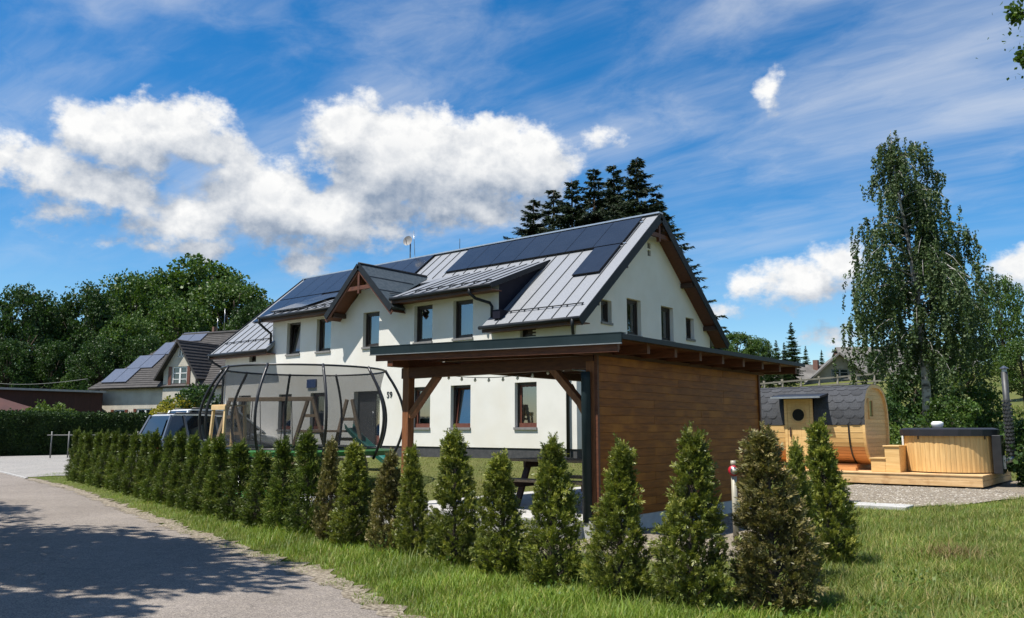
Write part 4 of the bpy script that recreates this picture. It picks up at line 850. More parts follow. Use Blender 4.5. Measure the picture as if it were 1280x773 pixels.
# ------------------------------------------------------------------ cars
def car(name, label, paint, trim, loc, L=4.45, W=1.80, H=1.68):
    x0, y0 = loc; z0 = float(gz(x0, y0+L/2)); t = thing(name, label, 'car', (x0, y0+L/2, z0), 'cars parked behind the hedge')
    # body as lofted cross sections from rear (y0) to front; car points along +Y
    prof = [(0, .42, .95, .96), (.05, .36, .98, 1.0), (.5, .30, 1.0, 1.0), (1.4, .28, 1.0, 1.0), (2.9, .28, 1.0, 1.0), (3.7, .30, .93, .98), (4.2, .34, .84, .93), (4.45, .42, .72, .80)]
    vs = []; n = 12
    for y, zl, zu, wk in prof:
        y = y*L/4.45; w = W/2*wk
        sec = [(-w*.86, zl), (-w, zl+.16), (-w*1.0, zl+.38), (-w*.985, zu*.93), (-w*.93, zu), (-w*.3, zu+.035), (w*.3, zu+.035), (w*.93, zu), (w*.985, zu*.93), (w, zl+.38), (w, zl+.16), (w*.86, zl)]
        vs += [(x0+a, y0+y, z0+b) for a, b in sec]
    fs = [(i*n+k, i*n+(k+1) % n, (i+1)*n+(k+1) % n, (i+1)*n+k) for i in range(len(prof)-1) for k in range(n)] + [tuple(range(n)), tuple((len(prof)-1)*n+k for k in range(n-1, -1, -1))]
    body = MB().add(vs, fs).build('body', paint, t, smooth=True)
    # cabin: glass house with roof
    def sect(y, z, w): return [(x0-w, y0+y*L/4.45, z0+z), (x0+w, y0+y*L/4.45, z0+z)]
    low = [(.10, .99, W/2*.93), (3.45, .99, W/2*.92)]; roofp = [(.42, H-.05, W/2*.72), (.55, H, W/2*.74), (1.6, H+.01, W/2*.75), (2.35, H-.04, W/2*.73)]
    a0 = sect(*low[0]); a1 = sect(*low[1]); r0 = sect(*roofp[0]); r1 = sect(*roofp[1]); r2 = sect(*roofp[2]); r3 = sect(*roofp[3])
    gv = a0+a1+r0+r3+sect(.42, .99, W/2*.93); MB().add(a0+a1+r0+r3, [(0, 1, 5, 4), (2, 3, 7, 6), (0, 2, 6, 4), (1, 3, 7, 5), (4, 5, 7, 6)]).build('glasshouse', 'carglass', t)
    MB().add([*[(p[0]*1, p[1], p[2]+.004) for p in r0+r1+r2+r3], *[(p[0], p[1], p[2]-.045) for p in r0+r1+r2+r3]], [(0,1,3,2),(2,3,5,4),(4,5,7,6),(8,10,11,9),(10,12,13,11),(12,14,15,13),(0,8,9,1),(6,7,15,14),(0,2,10,8),(2,4,12,10),(4,6,14,12),(1,9,11,3),(3,11,13,5),(5,13,15,7)]).build('roof', trim, t)
    for s_ in (-1, 1):
        for (ya, za, wa), (yb, zb_, wb_) in (((.10, .99, W/2*.935), (.42, H-.04, W/2*.725)), ((.95, .99, W/2*.937), (.85, H-.04, W/2*.742)), ((2.05, .99, W/2*.937), (1.95, H-.04, W/2*.742)), ((3.42, .99, W/2*.93), (2.35, H-.06, W/2*.735))):
            bar('pillar', paint, t, (x0+s_*wa, y0+ya*L/4.45, z0+za), (x0+s_*wb_, y0+yb*L/4.45, z0+zb_), .09, .06, (0, 1, 0))
        tl = MB().box(x0+s_*W/2*.80-.12, x0+s_*W/2*.80+.10, y0-.015, y0+.10, z0+.68, z0+.96).build('tail_light', 'redlight', t, bevel=.02)
        tube('roof_rail', 'blackplastic', t, [(x0+s_*W/2*.68, y0+.6, z0+H+.045), (x0+s_*W/2*.68, y0+2.3, z0+H+.03)], .02, 6)
        for y in (.82, 3.55):
            wlr = MB().tube([(x0+s_*(W/2-.20), y0+y*L/4.45, z0+.32), (x0+s_*(W/2+.015), y0+y*L/4.45, z0+.32)], .32, 20).build('wheel', 'tyre', t); MB().tube([(x0+s_*(W/2+.012), y0+y*L/4.45, z0+.32), (x0+s_*(W/2+.024), y0+y*L/4.45, z0+.32)], .2, 14).build('rim', 'steel', wlr)
        MB().box(x0+s_*W/2*1.0-.02, x0+s_*W/2*1.0+.16*s_+.02, y0+3.0*L/4.45, y0+3.14*L/4.45, z0+.98, z0+1.12).build('mirror', paint, t, bevel=.02)
    bx('bumper', trim, t, x0-W/2*.93, x0+W/2*.93, y0-.05, y0+.05, z0+.38, z0+.62, bevel=.03); bx('tailgate_trim', trim, t, x0-W/2*.6, x0+W/2*.6, y0-.012, y0+.03, z0+.80, z0+.88); bx('number_plate', 'whiteplastic', t, x0-.26, x0+.26, y0-.06, y0-.048, z0+.66-.17, z0+.60)
    MB().add([(x0-W/2*.74, y0+.085, z0+1.03), (x0+W/2*.74, y0+.085, z0+1.03), (x0+W/2*.62, y0+.335, z0+H-.14), (x0-W/2*.62, y0+.335, z0+H-.14)], [(0, 1, 2, 3)]).build('rear_window', 'carglass', t)
    return t
car('parked_car', 'grey blue minivan parked behind the thuja hedge', 'carpaint', 'carsilver', (-26.2, 13.35), H=1.80)
car('parked_car', 'white car partly hidden behind the grey blue minivan', 'carwhite', 'carwhite', (-29.2, 15.6), L=4.7, H=1.9)

# ------------------------------------------------------------------ neighbour house
NP0 = Vector((-64.13, 28.78, .6)); NU = Vector((.968, .25, 0)).normalized(); NV = Vector((-NU.y, NU.x, 0))
def N(u, v, z): p = NP0+NU*u+NV*v; return (p.x, p.y, z)
nb = thing('neighbour_house', 'older beige rendered house with brown tiled roof and white framed attic window', 'house', tuple(NP0))
NZE, NZR, ND = 4.75, 9.0, 9.0; NW = 18
P_N = lambda u, z, d: N(u, d, z)
nbh = [(1.7, 2.8, 2.3, 3.05), (4.05, 5.65, 2.3, 3.1), (11.6, 12.8, 2.3, 3.3)]
def house_old(par, hs, u0, u1, z0, top, breaks, m, Pf): return wallgrid(u0, u1, z0, top, hs, breaks, Pf, 1, .18).build('wall', m, par)
house_old(nb, nbh, 0, NW, .3, lambda u: NZE-.1, [], 'nbwall', P_N)
MB().add([N(0, 0, .3), N(0, ND, .3), N(0, ND, NZE-.1), N(0, 0, NZE-.1)], [(0, 1, 2, 3)]).build('wall', 'nbwall', nb); MB().add([N(NW, 0, .3), N(NW, ND, .3), N(NW, ND, NZE), N(NW, ND/2, NZR-.2), N(NW, 0, NZE)], [(0, 1, 2, 3, 4)]).build('wall', 'nbwall', nb)
MB().add([N(0, ND, .3), N(NW, ND, .3), N(NW, ND, NZE), N(0, ND, NZE)], [(0, 1, 2, 3)]).build('wall', 'nbwall', nb)
nr_ = MB().slab([N(-.7, -.5, NZE-.1), N(NW+.4, -.5, NZE-.1), N(NW+.4, ND/2, NZR), N(3.5, ND/2, NZR)], .15).slab([N(-.7, -.5, NZE-.1), N(3.5, ND/2, NZR), N(-.7, ND+.5, NZE-.1)], .15).slab([N(3.5, ND/2, NZR), N(NW+.4, ND/2, NZR), N(NW+.4, ND+.5, NZE-.1), N(-.7, ND+.5, NZE-.1)], .15).build('roof', 'nbroof', nb)
nsl = (NZR-NZE+.1)/(ND/2+.5)
def nzf(v): return NZE-.1+nsl*(v+.5)
tl = MB()
for k in range(1, 26):
    v = -.5+k*(ND/2+.5)/26; u0 = -.7+(v+.5)/(ND/2+.5)*4.2; tl.bar(N(u0, v, nzf(v)+.01), N(NW+.4, v, nzf(v)+.01), .05, .05)
tlo = tl.build('tile_courses', 'nbroof', nr_); tlo['kind'] = 'stuff'
tube('ridge_tiles', 'nbroof', nr_, [N(3.4, ND/2, NZR+.03), N(NW+.4, ND/2, NZR+.03)], .12, 8)
# front gable with attic windows
NG, NGW, NGA = 8.45, 1.55, 7.95
house_old(nb, [(NG-.72, NG+.72, 4.72, 6.05), (NG-.28, NG+.28, 6.72, 7.45)], NG-NGW, NG+NGW, 1.0, lambda u: NGA-.2-1.32*abs(u-NG), [NG], 'nbwall', lambda u, z, d: N(u, d-.35, z))
for s_ in (-1, 1):
    MB().add([N(NG+s_*NGW, -.35, 1.0), N(NG+s_*NGW, 1.5, 1.0), N(NG+s_*NGW, 1.5, 5.9), N(NG+s_*NGW, -.35, 5.75)], [(0, 1, 2, 3)]).build('gable_cheek', 'nbwall', nb)
    e = NG+s_*2.15; ez = NGA-1.32*2.15; vb = lambda z: -.5+(z-NZE+.1)/nsl
    gs = MB().slab([N(NG, -.75, NGA), N(e, -.75, ez), N(e, max(vb(ez), -.3), ez), N(NG, vb(NGA)+.15, NGA)], .12).build('gable_roof', 'nbroof', nb)
    m = MB()
    for k in range(1, 12):
        uu = NG+s_*2.15*k/12; zz = NGA-1.32*2.15*k/12; m.bar(N(uu, -.75, zz+.015), N(uu, max(vb(zz), -.3)+.05, zz+.015), .05, .05)
    q = m.build('tile_courses', 'nbroof', gs); q['kind'] = 'stuff'
def owin(par, Pf, u0, u1, z0, z1, shut=True):
    fr = MB()
    def pb(m, a, b, c, d_, e0, e1):
        p = [Pf(u, z, dd) for dd in (e0, e1) for z in (c, d_) for u in (a, b)]; return m.add(p, [(0,1,3,2),(4,6,7,5),(0,4,5,1),(2,3,7,6),(0,2,6,4),(1,5,7,3)])
    f = .09
    for a in ((u0, u0+f, z0, z1), (u1-f, u1, z0, z1), (u0, u1, z0, z0+f), (u0, u1, z1-f, z1), ((u0+u1)/2-.07, (u0+u1)/2+.07, z0, z1)): pb(fr, *a, .05, .12)
    if z1-z0 > 1: pb(fr, u0, u1, z0+(z1-z0)*.62, z0+(z1-z0)*.62+.05, .05, .11); pb(fr, u0, u1, z0+(z1-z0)*.3, z0+(z1-z0)*.3+.04, .05, .11)
    w = fr.build('window', 'whiteframe' if shut or z1-z0 < 1 else 'sillgrey', par); MB().add([Pf(u0, z0, .1), Pf(u1, z0, .1), Pf(u1, z1, .1), Pf(u0, z1, .1)], [(0, 1, 2, 3)]).build('pane', 'carglass', w)
    if shut:
        for a, b in ((u0-.32, u0-.04), (u1+.04, u1+.32)): pb(MB(), a, b, z0, z1, -.05, -.01).build('shutter', 'framered', w)
for hh in nbh: owin(nb, P_N, *hh)
owin(nb, lambda u, z, d: N(u, d-.35, z), NG-.72, NG+.72, 4.72, 6.05); owin(nb, lambda u, z, d: N(u, d-.35, z), NG-.28, NG+.28, 6.72, 7.45, False)
for i, (u0, v0, v1) in enumerate(((.15, -.1, 1.15), (1.25, 1.18, 2.4), (2.5, 2.45, 3.65), (3.45, 3.68, 4.6))):
    for j in range(2):
        a = u0+j*1.35; p = MB().slab([N(a, v0, nzf(v0)+.12), N(a+1.3, v0, nzf(v0)+.12), N(a+1.3, v1, nzf(v1)+.12), N(a, v1, nzf(v1)+.12)], .05).build('solar_panel', 'solarold', nb)
MB().slab([N(5.2, 1.7, nzf(1.7)+.06), N(6.0, 1.7, nzf(1.7)+.06), N(6.0, 2.2, nzf(2.2)+.06), N(5.2, 2.2, nzf(2.2)+.06)], .05).build('skylight', 'lightmetal', nb)
for j in range(2): MB().slab([N(11.2+j*1.3, 3.3, nzf(3.3)+.12), N(12.45+j*1.3, 3.3, nzf(3.3)+.12), N(12.45+j*1.3, 4.3, nzf(4.3)+.12), N(11.2+j*1.3, 4.3, nzf(4.3)+.12)], .05).build('solar_panel', 'solarold', nb)
for u, v, w, hgt in ((14.2, 4.7, .6, 1.1), (6.2, 5.0, .25, .6), (9.9, 4.9, .3, .6)):
    p = Vector(N(u, v, NZR)); MB().box(p.x-w/2, p.x+w/2, p.y-w/2, p.y+w/2, NZR-.7, NZR+hgt).build('chimney', 'brick', nb); 
tube('antenna', 'steel', nb, [N(7.6, 4.6, NZR-.1), N(7.6, 4.6, NZR+1.9)], .03, 5); tube('antenna', 'steel', nb, [N(6.9, 4.6, NZR-.1), N(6.9, 4.6, NZR+1.2)], .03, 5)
# hut with red roof and long shed beyond the tall hedge
hut = thing('garden_hut', 'garden pavilion with dark red hipped roof behind the tall hedge', 'hut', (-59, 18.6, .3))
bx('wall', 'shedred', hut, -61.4, -57.4, 16.4, 21.4, .0, 2.75); ap = (-59.4, 18.6, 4.15); cr = [(-62.0, 15.6, 2.72), (-56.8, 15.6, 2.72), (-56.8, 22.2, 2.72), (-62.0, 22.2, 2.72)]
MB().add(cr+[ap], [(0, 1, 4), (1, 2, 4), (2, 3, 4), (3, 0, 4), (3, 2, 1, 0)]).build('roof', 'redroof', hut); bx('finial', 'redroof', hut, -59.5, -59.3, 18.5, 18.7, 4.1, 4.35)
bx('window', 'whiteplastic', hut, -57.39, -57.36, 20.6, 21.2, 2.0, 2.6)
shd = thing('long_shed', 'long dark red shed with flat pale roof edge beside neighbour house', 'shed', (-63, 25, .3))
bx('wall', 'shedred', shd, -67, -62.3, 18.6, 28.2, .0, 4.25); MB().slab([(-67.2, 18.2, 4.5), (-62.0, 18.2, 4.4), (-62.0, 28.3, 4.4), (-67.2, 28.3, 4.5)], .14).build('roof', 'concrete', shd)

# ------------------------------------------------------------------ old grey houses on the hill
def oldhouse(name, label, c, ang, w, d, he, hr, gab=True):
    z0 = float(gz(c[0], c[1]))-1.9; t = thing(name, label, 'house', (c[0], c[1], z0-.4), 'old grey houses on the hillside'); ca, sa = math.cos(ang), math.sin(ang)
    Q = lambda u, v, z: (c[0]+ca*u-sa*v, c[1]+sa*u+ca*v, z0+z)
    hs = [(-w*.18, w*.18, he+.35, he+1.6)] ; Pw = lambda u, z, dd: Q(u, -d/2+dd, z-z0)
    pw = lambda u, z, dd: Q(u, -d/2+dd, z)
    wallgrid(-w/2, w/2, -.6, lambda u: he+(hr-he)*(1-abs(u)/(w/2)), [(-w*.13, w*.13, he+.3, he+1.35), (-w*.1, w*.14, .4, 1.7)], [0], pw, 1, .2).build('wall', 'oldwall', t)
    for s_ in (-1, 1): MB().add([Q(s_*w/2, -d/2, -.6), Q(s_*w/2, d/2, -.6), Q(s_*w/2, d/2, he), Q(s_*w/2, -d/2, he)], [(0, 1, 2, 3)]).build('wall', 'oldwall', t)
    MB().add([Q(-w/2, d/2, -.6), Q(w/2, d/2, -.6), Q(w/2, d/2, he), Q(0, d/2, hr), Q(-w/2, d/2, he)], [(0, 1, 2, 3, 4)]).build('wall', 'oldwall', t)
    k = (hr-he)/(w/2)
    for s_ in (-1, 1): MB().slab([Q(0, -d/2-.6, hr+.12), Q(s_*(w/2+.6), -d/2-.6, he+.12-.6*k), Q(s_*(w/2+.6), d/2+.5, he+.12-.6*k), Q(0, d/2+.5, hr+.12)], .15).build('roof', 'oldroof', t)
    for a in ((-w*.13, w*.13, he+.3, he+1.35), (-w*.1, w*.14, .4, 1.7)): owin(t, pw, *a, False)
    p = Q(w*.1, d*.2, 0); bx('chimney', 'brick', t, p[0]-.25, p[0]+.25, p[1]-.25, p[1]+.25, z0+hr-.8, z0+hr+.55)
    return t
oldhouse('old_house', 'weathered grey farmhouse with gable facing the yard beyond the sauna roof', (-28.6, 86.5), R_(25), 6.2, 9, 1.4, 4.2)
oldhouse('old_house', 'weathered grey house with wide roof beside the birch, up the slope', (-23.5, 92), R_(-55), 9.0, 12, 1.6, 4.6)
oldhouse('old_house', 'smaller grey rooftop left of the gabled farmhouse on the slope', (-33.2, 88.5), R_(-60), 6.2, 9.5, 1.2, 3.6)
# fence on the slope behind the sauna
fn = thing('paddock_fence', 'weathered pale post and rail fence on the slope behind the sauna', 'fence', (-24, 62, float(gz(-24, 62))))
fp = []
for k in range(16):
    x, y = -30+k*1.1, 58+k*.85; z = float(gz(x, y)); fp.append((x, y, z)); bx('post', 'oldwall', fn, x-.07, x+.07, y-.07, y+.07, z-.2, z+1.25)
for k in range(15):
    for h_ in (.5, 1.05): a, b = fp[k], fp[k+1]; bar('rail', 'oldwall', fn, (a[0], a[1]-.09, a[2]+h_), (b[0], b[1]-.09, b[2]+h_), .04, .12)
# rail barrier at the driveway
rl = thing('rail_barrier', 'grey two-post rail barrier in front of the tall hedge', 'barrier', (-47, 19.5, .1))
for x, y in ((-46.6, 18.6), (-46.2, 19.3), (-45.2, 22.5)): tube('post', 'wire', rl, [(x, y, .05), (x, y, 1.5)], .035, 8)
tube('rail', 'wire', rl, [(-46.65, 18.4, 1.3), (-45.2, 22.6, 1.3)], .03, 6)
P = [(-80+15*t, 24+4.2*t, 5.9-.5*math.sin(math.pi*t)-.5*t) for t in np.linspace(0, 1, 17)]
tag(tube('overhead_wire', 'wire', None, P, .02, 5), 'thin pale wire running from the woods to the neighbour house eave', 'wire')

# ------------------------------------------------------------------ vegetation
def crown_tree(h, rx, ry, zlo, ncl, nl, ls, seed, flat=1.0):
    """returns (trunk mesh builder, leaf mesh) in local coords"""
    r = np.random.default_rng(seed); tb = MB()
    tb.tube([(0, 0, -.3), (.05, 0, h*.15), (.1, .08, h*.4), (0, .1, h*.7), (.05, 0, h*.9)], [h*.026, h*.021, h*.016, h*.009, h*.003], 8)
    cs = []; 
    for i in range(ncl):
        t = (i+.5)/ncl; z = zlo + (h-zlo)*t**.9; k = math.sqrt(max(.02, 1-((z-(zlo+h)/2*1.0)/((h-zlo)/2+.01))**2))**.8
        a = i*2.39996 + r.normal(0, .4); q = r.uniform(.35, 1)**.6*k; cs.append((rx*q*math.cos(a), ry*q*math.sin(a), z))
    cs = np.array(cs)
    for c in cs[::2]:
        z0 = max(h*.12, c[2]*.62); tb.tube([(0, 0, z0), (c[0]*.5, c[1]*.5, (z0+c[2])/2+.2), tuple(c)], [h*.008, h*.005, h*.0015], 5)
    cr_ = r.uniform(.55, 1.3, ncl)*(rx+ry)*(.17 if ncl < 60 else .125)
    idx = r.integers(0, ncl, nl); d = unit(r.normal(size=(nl, 3))); rad = r.uniform(.25, 1, nl)**.4
    sub = unit(r.normal(size=(ncl*14, 3)))*.8     # sub-clumps give a broken outline
    sid = idx*14 + r.integers(0, 14, nl)
    P = cs[idx] + (sub[sid]*cr_[idx][:, None]) + d*rad[:, None]*cr_[idx][:, None]*.42*np.array([1, 1, .75*flat])
    A = unit(d + r.normal(0, .7, (nl, 3)) + np.array([0, 0, -.35]))
    B = r.normal(size=(nl, 3))*.8+np.array([0, 0, 1.0])
    me = leaves('leaf_crown', P, A, ls*r.uniform(.6, 1.3, nl), .38, B=np.cross(A, B))
    return tb, me
def deploy(name, label, cat, group, proto, loc, sc, rz, lm, bm='bark', trunkname='trunk', crown='crown'):
    t = thing(name, label, cat, loc, group); t.rotation_euler = (0, 0, rz); t.scale = sc
    tm, lmsh = proto
    for nm_, me, mm in ((trunkname, tm, bm), (crown, lmsh, lm)):
        o = bpy.data.objects.new(nm_, me); C.objects.link(o); o.parent = t
        if not me.materials: me.materials.append(MATS[mm])
        o.material_slots[0].link = 'OBJECT'; o.material_slots[0].material = MATS[mm]
    return t
def tomesh(mb, name):
    me = bpy.data.meshes.new(name); me.from_pydata(mb.v, [], mb.f)
    for p in me.polygons: p.use_smooth = True
    return me
DEC = []
for s in range(4):
    tb, me = crown_tree(16, 5.0, 4.6, 1.5 if s < 2 else 3.5, 80, 27000, .30, 100+s); DEC.append((tomesh(tb, 'trunk_mesh'), me))
tb, me = crown_tree(8, 2.6, 2.4, .9, 34, 13000, .20, 140); DECS = (tomesh(tb, 'trunk_mesh'), me)
tb, me = crown_tree(8, 2.6, 2.4, 2.6, 36, 13000, .17, 141); DECT = (tomesh(tb, 'trunk_mesh'), me)
def polar(px, dep): k = (px-640)/1048; p = FW*dep + RT*dep*k; return float(p[0]), float(p[1])
def fh(topy, dep, x, y): return EYE + (537-topy)/1048*dep - float(gz(x, y))
G_ = 'broadleaf trees of the wood behind the neighbour house'
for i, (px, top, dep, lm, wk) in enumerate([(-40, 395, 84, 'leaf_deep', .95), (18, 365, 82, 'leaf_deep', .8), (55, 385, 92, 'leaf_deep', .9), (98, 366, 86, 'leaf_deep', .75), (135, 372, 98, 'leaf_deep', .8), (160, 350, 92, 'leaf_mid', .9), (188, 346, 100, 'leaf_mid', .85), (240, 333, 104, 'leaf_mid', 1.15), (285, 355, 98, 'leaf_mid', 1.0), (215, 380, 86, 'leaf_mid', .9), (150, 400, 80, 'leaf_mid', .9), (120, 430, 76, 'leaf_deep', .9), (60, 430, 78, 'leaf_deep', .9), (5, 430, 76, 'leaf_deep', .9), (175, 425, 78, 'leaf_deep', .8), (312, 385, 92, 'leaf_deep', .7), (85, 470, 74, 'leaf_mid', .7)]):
    x, y = polar(px, dep); H = fh(top, dep, x, y); s = H/16
    lab = {'leaf_deep': 'tall dark green broadleaf tree in the wood behind the neighbour house', 'leaf_mid': 'mid green broadleaf tree in the wood behind the neighbour house'}[lm]
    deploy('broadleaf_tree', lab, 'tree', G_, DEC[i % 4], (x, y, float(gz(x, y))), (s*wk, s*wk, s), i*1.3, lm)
# far trees beyond the carport and old houses
for i, (px, top, dep, lm, wk) in enumerate([(925, 418, 74, 'leaf_mid', 1.0), (952, 426, 78, 'leaf_mid', .9), (905, 430, 70, 'leaf_mid', .8), (1062, 447, 100, 'leaf_deep', .8), (1100, 440, 70, 'leaf_deep', .8)]):
    x, y = polar(px, dep); H = fh(top, dep, x, y); s = H/16
    deploy('broadleaf_tree', 'round green tree on the slope beyond the carport roof', 'tree', 'round trees on the slope beyond the carport', DEC[i % 4], (x, y, float(gz(x, y))), (s*wk*1.3, s*wk*1.3, s), i*1.7, lm)
# spruces
def spruce(h, seed, nw=46, base=.12):
    r = np.random.default_rng(seed); tb = MB(); tb.tube([(0, 0, -.3), (0, 0, h*.5), (0, 0, h)], [h*.018, h*.011, h*.001], 8); P = []; A = []; Sz = []
    for w in range(nw):
        t = w/nw; z = h*(base+(1-base)*t**.93); L = h*.19*(1-t)**.85*r.uniform(.8, 1.15)+.12; nb_ = 8 if t < .8 else 5
        for b in range(nb_):
            a = 2*math.pi*b/nb_ + w*1.1 + r.normal(0, .2); l = L*r.uniform(.55, 1.35); z = z+r.normal(0, .12); up_ = .45*(t-.35)
            pts = []
            for k in range(5):
                q = k/4; pts.append((l*q*math.cos(a), l*q*math.sin(a), z + l*(up_*q - .55*q*(1-t)*(1-q*.75))))
            tb.tube(pts, [.035*(1-t)+.01, .025*(1-t)+.008, .016, .01, .004], 4, cap=False)
            n = int(22+75*l); q = r.uniform(.08, 1, n)
            ip = np.stack([np.interp(q, np.linspace(0, 1, 5), [p[c] for p in pts]) for c in range(3)], 1)
            side = np.array([-math.sin(a), math.cos(a), 0]); out = np.array([math.cos(a), math.sin(a), 0]); sg = r.choice([-1, 1], n)[:, None]
            P.append(ip); A.append(out*.7 + side*sg*r.uniform(.3, 1.1, (n, 1)) + np.array([0, 0, -1])*r.uniform(-.15, .95, (n, 1))); Sz.append((.22+.42*r.random(n))*(1-.35*q)*(.6+.4*(1-t))*h/16)
    P = np.concatenate(P); A = np.concatenate(A); Sz = np.concatenate(Sz)
    return tomesh(tb, 'trunk_mesh'), leaves('needle_crown', P, A, Sz, .13)
SPR = [spruce(16, 201), spruce(16, 202)]
for i, (px, top, dep, wk) in enumerate([(668, 242, 43, 1.45), (694, 228, 46, 1.25), (718, 214, 43, 1.25), (747, 202, 44, 1.3), (773, 194, 46, 1.25), (803, 187, 42, 1.35), (828, 232, 43, 1.45)]):
    x, y = polar(px, dep); H = fh(top, dep, x, y); s = H/16
    deploy('spruce_tree', 'dark tall spruce rising behind the roof ridge of the white house', 'tree', 'spruces behind the house', SPR[i % 2], (x, y, float(gz(x, y))), (s*wk, s*wk, s), i*.9, 'needle')
for i, (px, top, dep, wk) in enumerate([(995, 402, 80, .9), (975, 425, 84, .9), (1012, 432, 90, .8), (965, 432, 76, .8), (1032, 437, 95, .8), (985, 428, 76, .8)]):
    x, y = polar(px, dep); H = fh(top, dep, x, y); s = H/16
    deploy('spruce_tree', 'spruce on the slope among trees beyond the carport roof', 'tree', 'spruces on the slope', SPR[i % 2], (x, y, float(gz(x, y))), (s*wk, s*wk, s), i*.7, 'leaf_deep')
# birch
def birch(h, seed):
    r = np.random.default_rng(seed); tb = MB()
    fork = [[(0, 0, -.3), (.05, 0, h*.2), (.0, .1, h*.42), (-.35, -.25, h*.62), (-.85, -.55, h*.82), (-.95, -.6, h*.995)], [(0, .1, h*.42), (.25, .2, h*.6), (.35, .35, h*.8), (.45, .3, h*.985)], [(0, .1, h*.45), (.8, .5, h*.6), (1.35, .85, h*.76), (1.7, 1.0, h*.9)]]
    tb.tube(fork[0], [.19, .15, .11, .075, .035, .008], 9); tb.tube(fork[1], [.09, .07, .04, .008], 7); tb.tube(fork[2], [.07, .05, .03, .008], 6)
    P = []; A = []; Sz = []
    def strand(p0, ln):
        n = int(9+ln*34); q = np.sort(r.random(n)); sw_ = r.normal(0, .12, 2)
        pts = np.array(p0)[None, :] + np.stack([sw_[0]*q*ln+r.normal(0, .03, n), sw_[1]*q*ln+r.normal(0, .03, n), -q*ln], 1)
        P.append(pts); A.append(np.stack([r.normal(0, .6, n), r.normal(0, .6, n), -np.ones(n)*.9], 1)); Sz.append(r.uniform(.07, .13, n))
    def branch(o, z, a, l, rise):
        pts = []
        for k in range(6):
            q = k/5; pts.append((o[0]+l*q*math.cos(a), o[1]+l*q*math.sin(a), z+l*(rise*q-(.45+rise*.7)*q**2.4)))
        tb.tube(pts, [.035*l/2.5, .028*l/2.5, .02*l/2.5, .014*l/2.5, .009, .004], 4, cap=False)
        for k in range(int(6+l*7.5)):
            q = r.uniform(.2, 1); p = [np.interp(q, np.linspace(0, 1, 6), [t[c] for t in pts]) for c in range(3)]; p = [p[0]+r.normal(0, .13), p[1]+r.normal(0, .13), p[2]+r.normal(.05, .12)]
            strand(p, r.uniform(.35, .75+.75*l*q*.6))
    for b in range(104):
        t = (b+.5)/104; f = fork[r.choice([0, 0, 1, 1, 2])]; z = h*(.24+.74*t)
        zz = [p[2] for p in f]
        if z < zz[0] or z > zz[-1]: f = fork[0]; zz = [p[2] for p in f]
        o = (np.interp(z, zz, [p[0] for p in f]), np.interp(z, zz, [p[1] for p in f])); prof_ = np.interp(t, [0, .15, .35, .6, .8, 1], [2.3, 3.0, 3.05, 2.3, 1.35, .45])
        branch(o, z, b*2.39996+r.normal(0, .3), prof_*r.uniform(.55, 1.1), r.uniform(.35, .8))
    return tomesh(tb, 'trunk_mesh'), leaves('leaf_crown', np.concatenate(P), np.concatenate(A), np.concatenate(Sz), .36)
BIR = birch(12.6, 301); bx_, by_ = polar(1160, 33); 
t = deploy('birch_tree', 'tall drooping birch with pale mottled trunk behind the hot tub', 'tree', None, BIR, (bx_, by_, float(gz(bx_, by_))), (1.02, 1.02, (EYE+(537-152)/1048*33-float(gz(bx_, by_)))/12.6), YAW, 'leaf_birch', 'birchbark')
# lighter trees and shrubs to the right
for i, (px, top, dep, lm, wk, hh) in enumerate([(1262, 352, 46, 'leaf_mid', .62, 0), (1215, 425, 40, 'leaf_light', 1.05, 0), (1285, 430, 38, 'leaf_mid', 1.0, 0), (1185, 478, 58, 'leaf_deep', .9, 0), (1095, 490, 50, 'leaf_deep', 1.2, 0), (1330, 380, 42, 'leaf_mid', .8, 0)]):
    x, y = polar(px, dep); H = fh(top, dep, x, y); s = H/8
    deploy('orchard_tree', ['slim light green tree at the meadow edge behind the flue pipe', 'young light green fruit tree behind the hot tub', 'bushy green tree at the meadow edge beyond the flue', 'dark leafy tree behind the birch', 'dark broad bush behind the sauna end', 'green tree standing beyond the meadow edge'][i], 'tree', None, DECT if i in (0, 1, 2) else DECS, (x, y, float(gz(x, y))), (s*wk, s*wk, s), i*1.1, lm)
tb, me = crown_tree(1.6, .9, .9, .05, 22, 5000, .10, 150); SHR = (tomesh(tb, 'trunk_mesh'), me)
for i, (x, y, s, lm, lab) in enumerate([(*polar(1127, 27), .75, 'leaf_light', 'small light green shrub right of the sauna end'), (*polar(1190, 31), .95, 'leaf_mid', 'rounded green shrub beside the birch trunk'), (*polar(1300, 20.5), 1.0, 'leaf_deep', 'dense green bush at the deck corner below the flue'), (*polar(1100, 30), 1.1, 'leaf_deep', 'dark shrub behind the barrel sauna'), (*polar(1150, 38), 1.5, 'leaf_deep', 'dark shrub behind the hot tub'), (*polar(1225, 34), 1.0, 'leaf_mid', 'low green shrub in the meadow behind the tub'), (*polar(228, 46), 1.3, 'leaf_yellow', 'yellow leaved shrub before the neighbour house'), (*polar(215, 45), 1.0, 'leaf_yellow', 'lower yellow shrub beside the parked cars'), (*polar(250, 46), 1.6, 'leaf_deep', 'dark green shrub beside the yellow one'), (*polar(62, 52), 1.8, 'leaf_light', 'light green sprig above the tall hedge')]):
    deploy('shrub', lab, 'shrub', None, SHR, (x, y, float(gz(x, y)) + (.9 if i in (6, 7, 8) else 0)), (s, s, s), i*.8, lm)
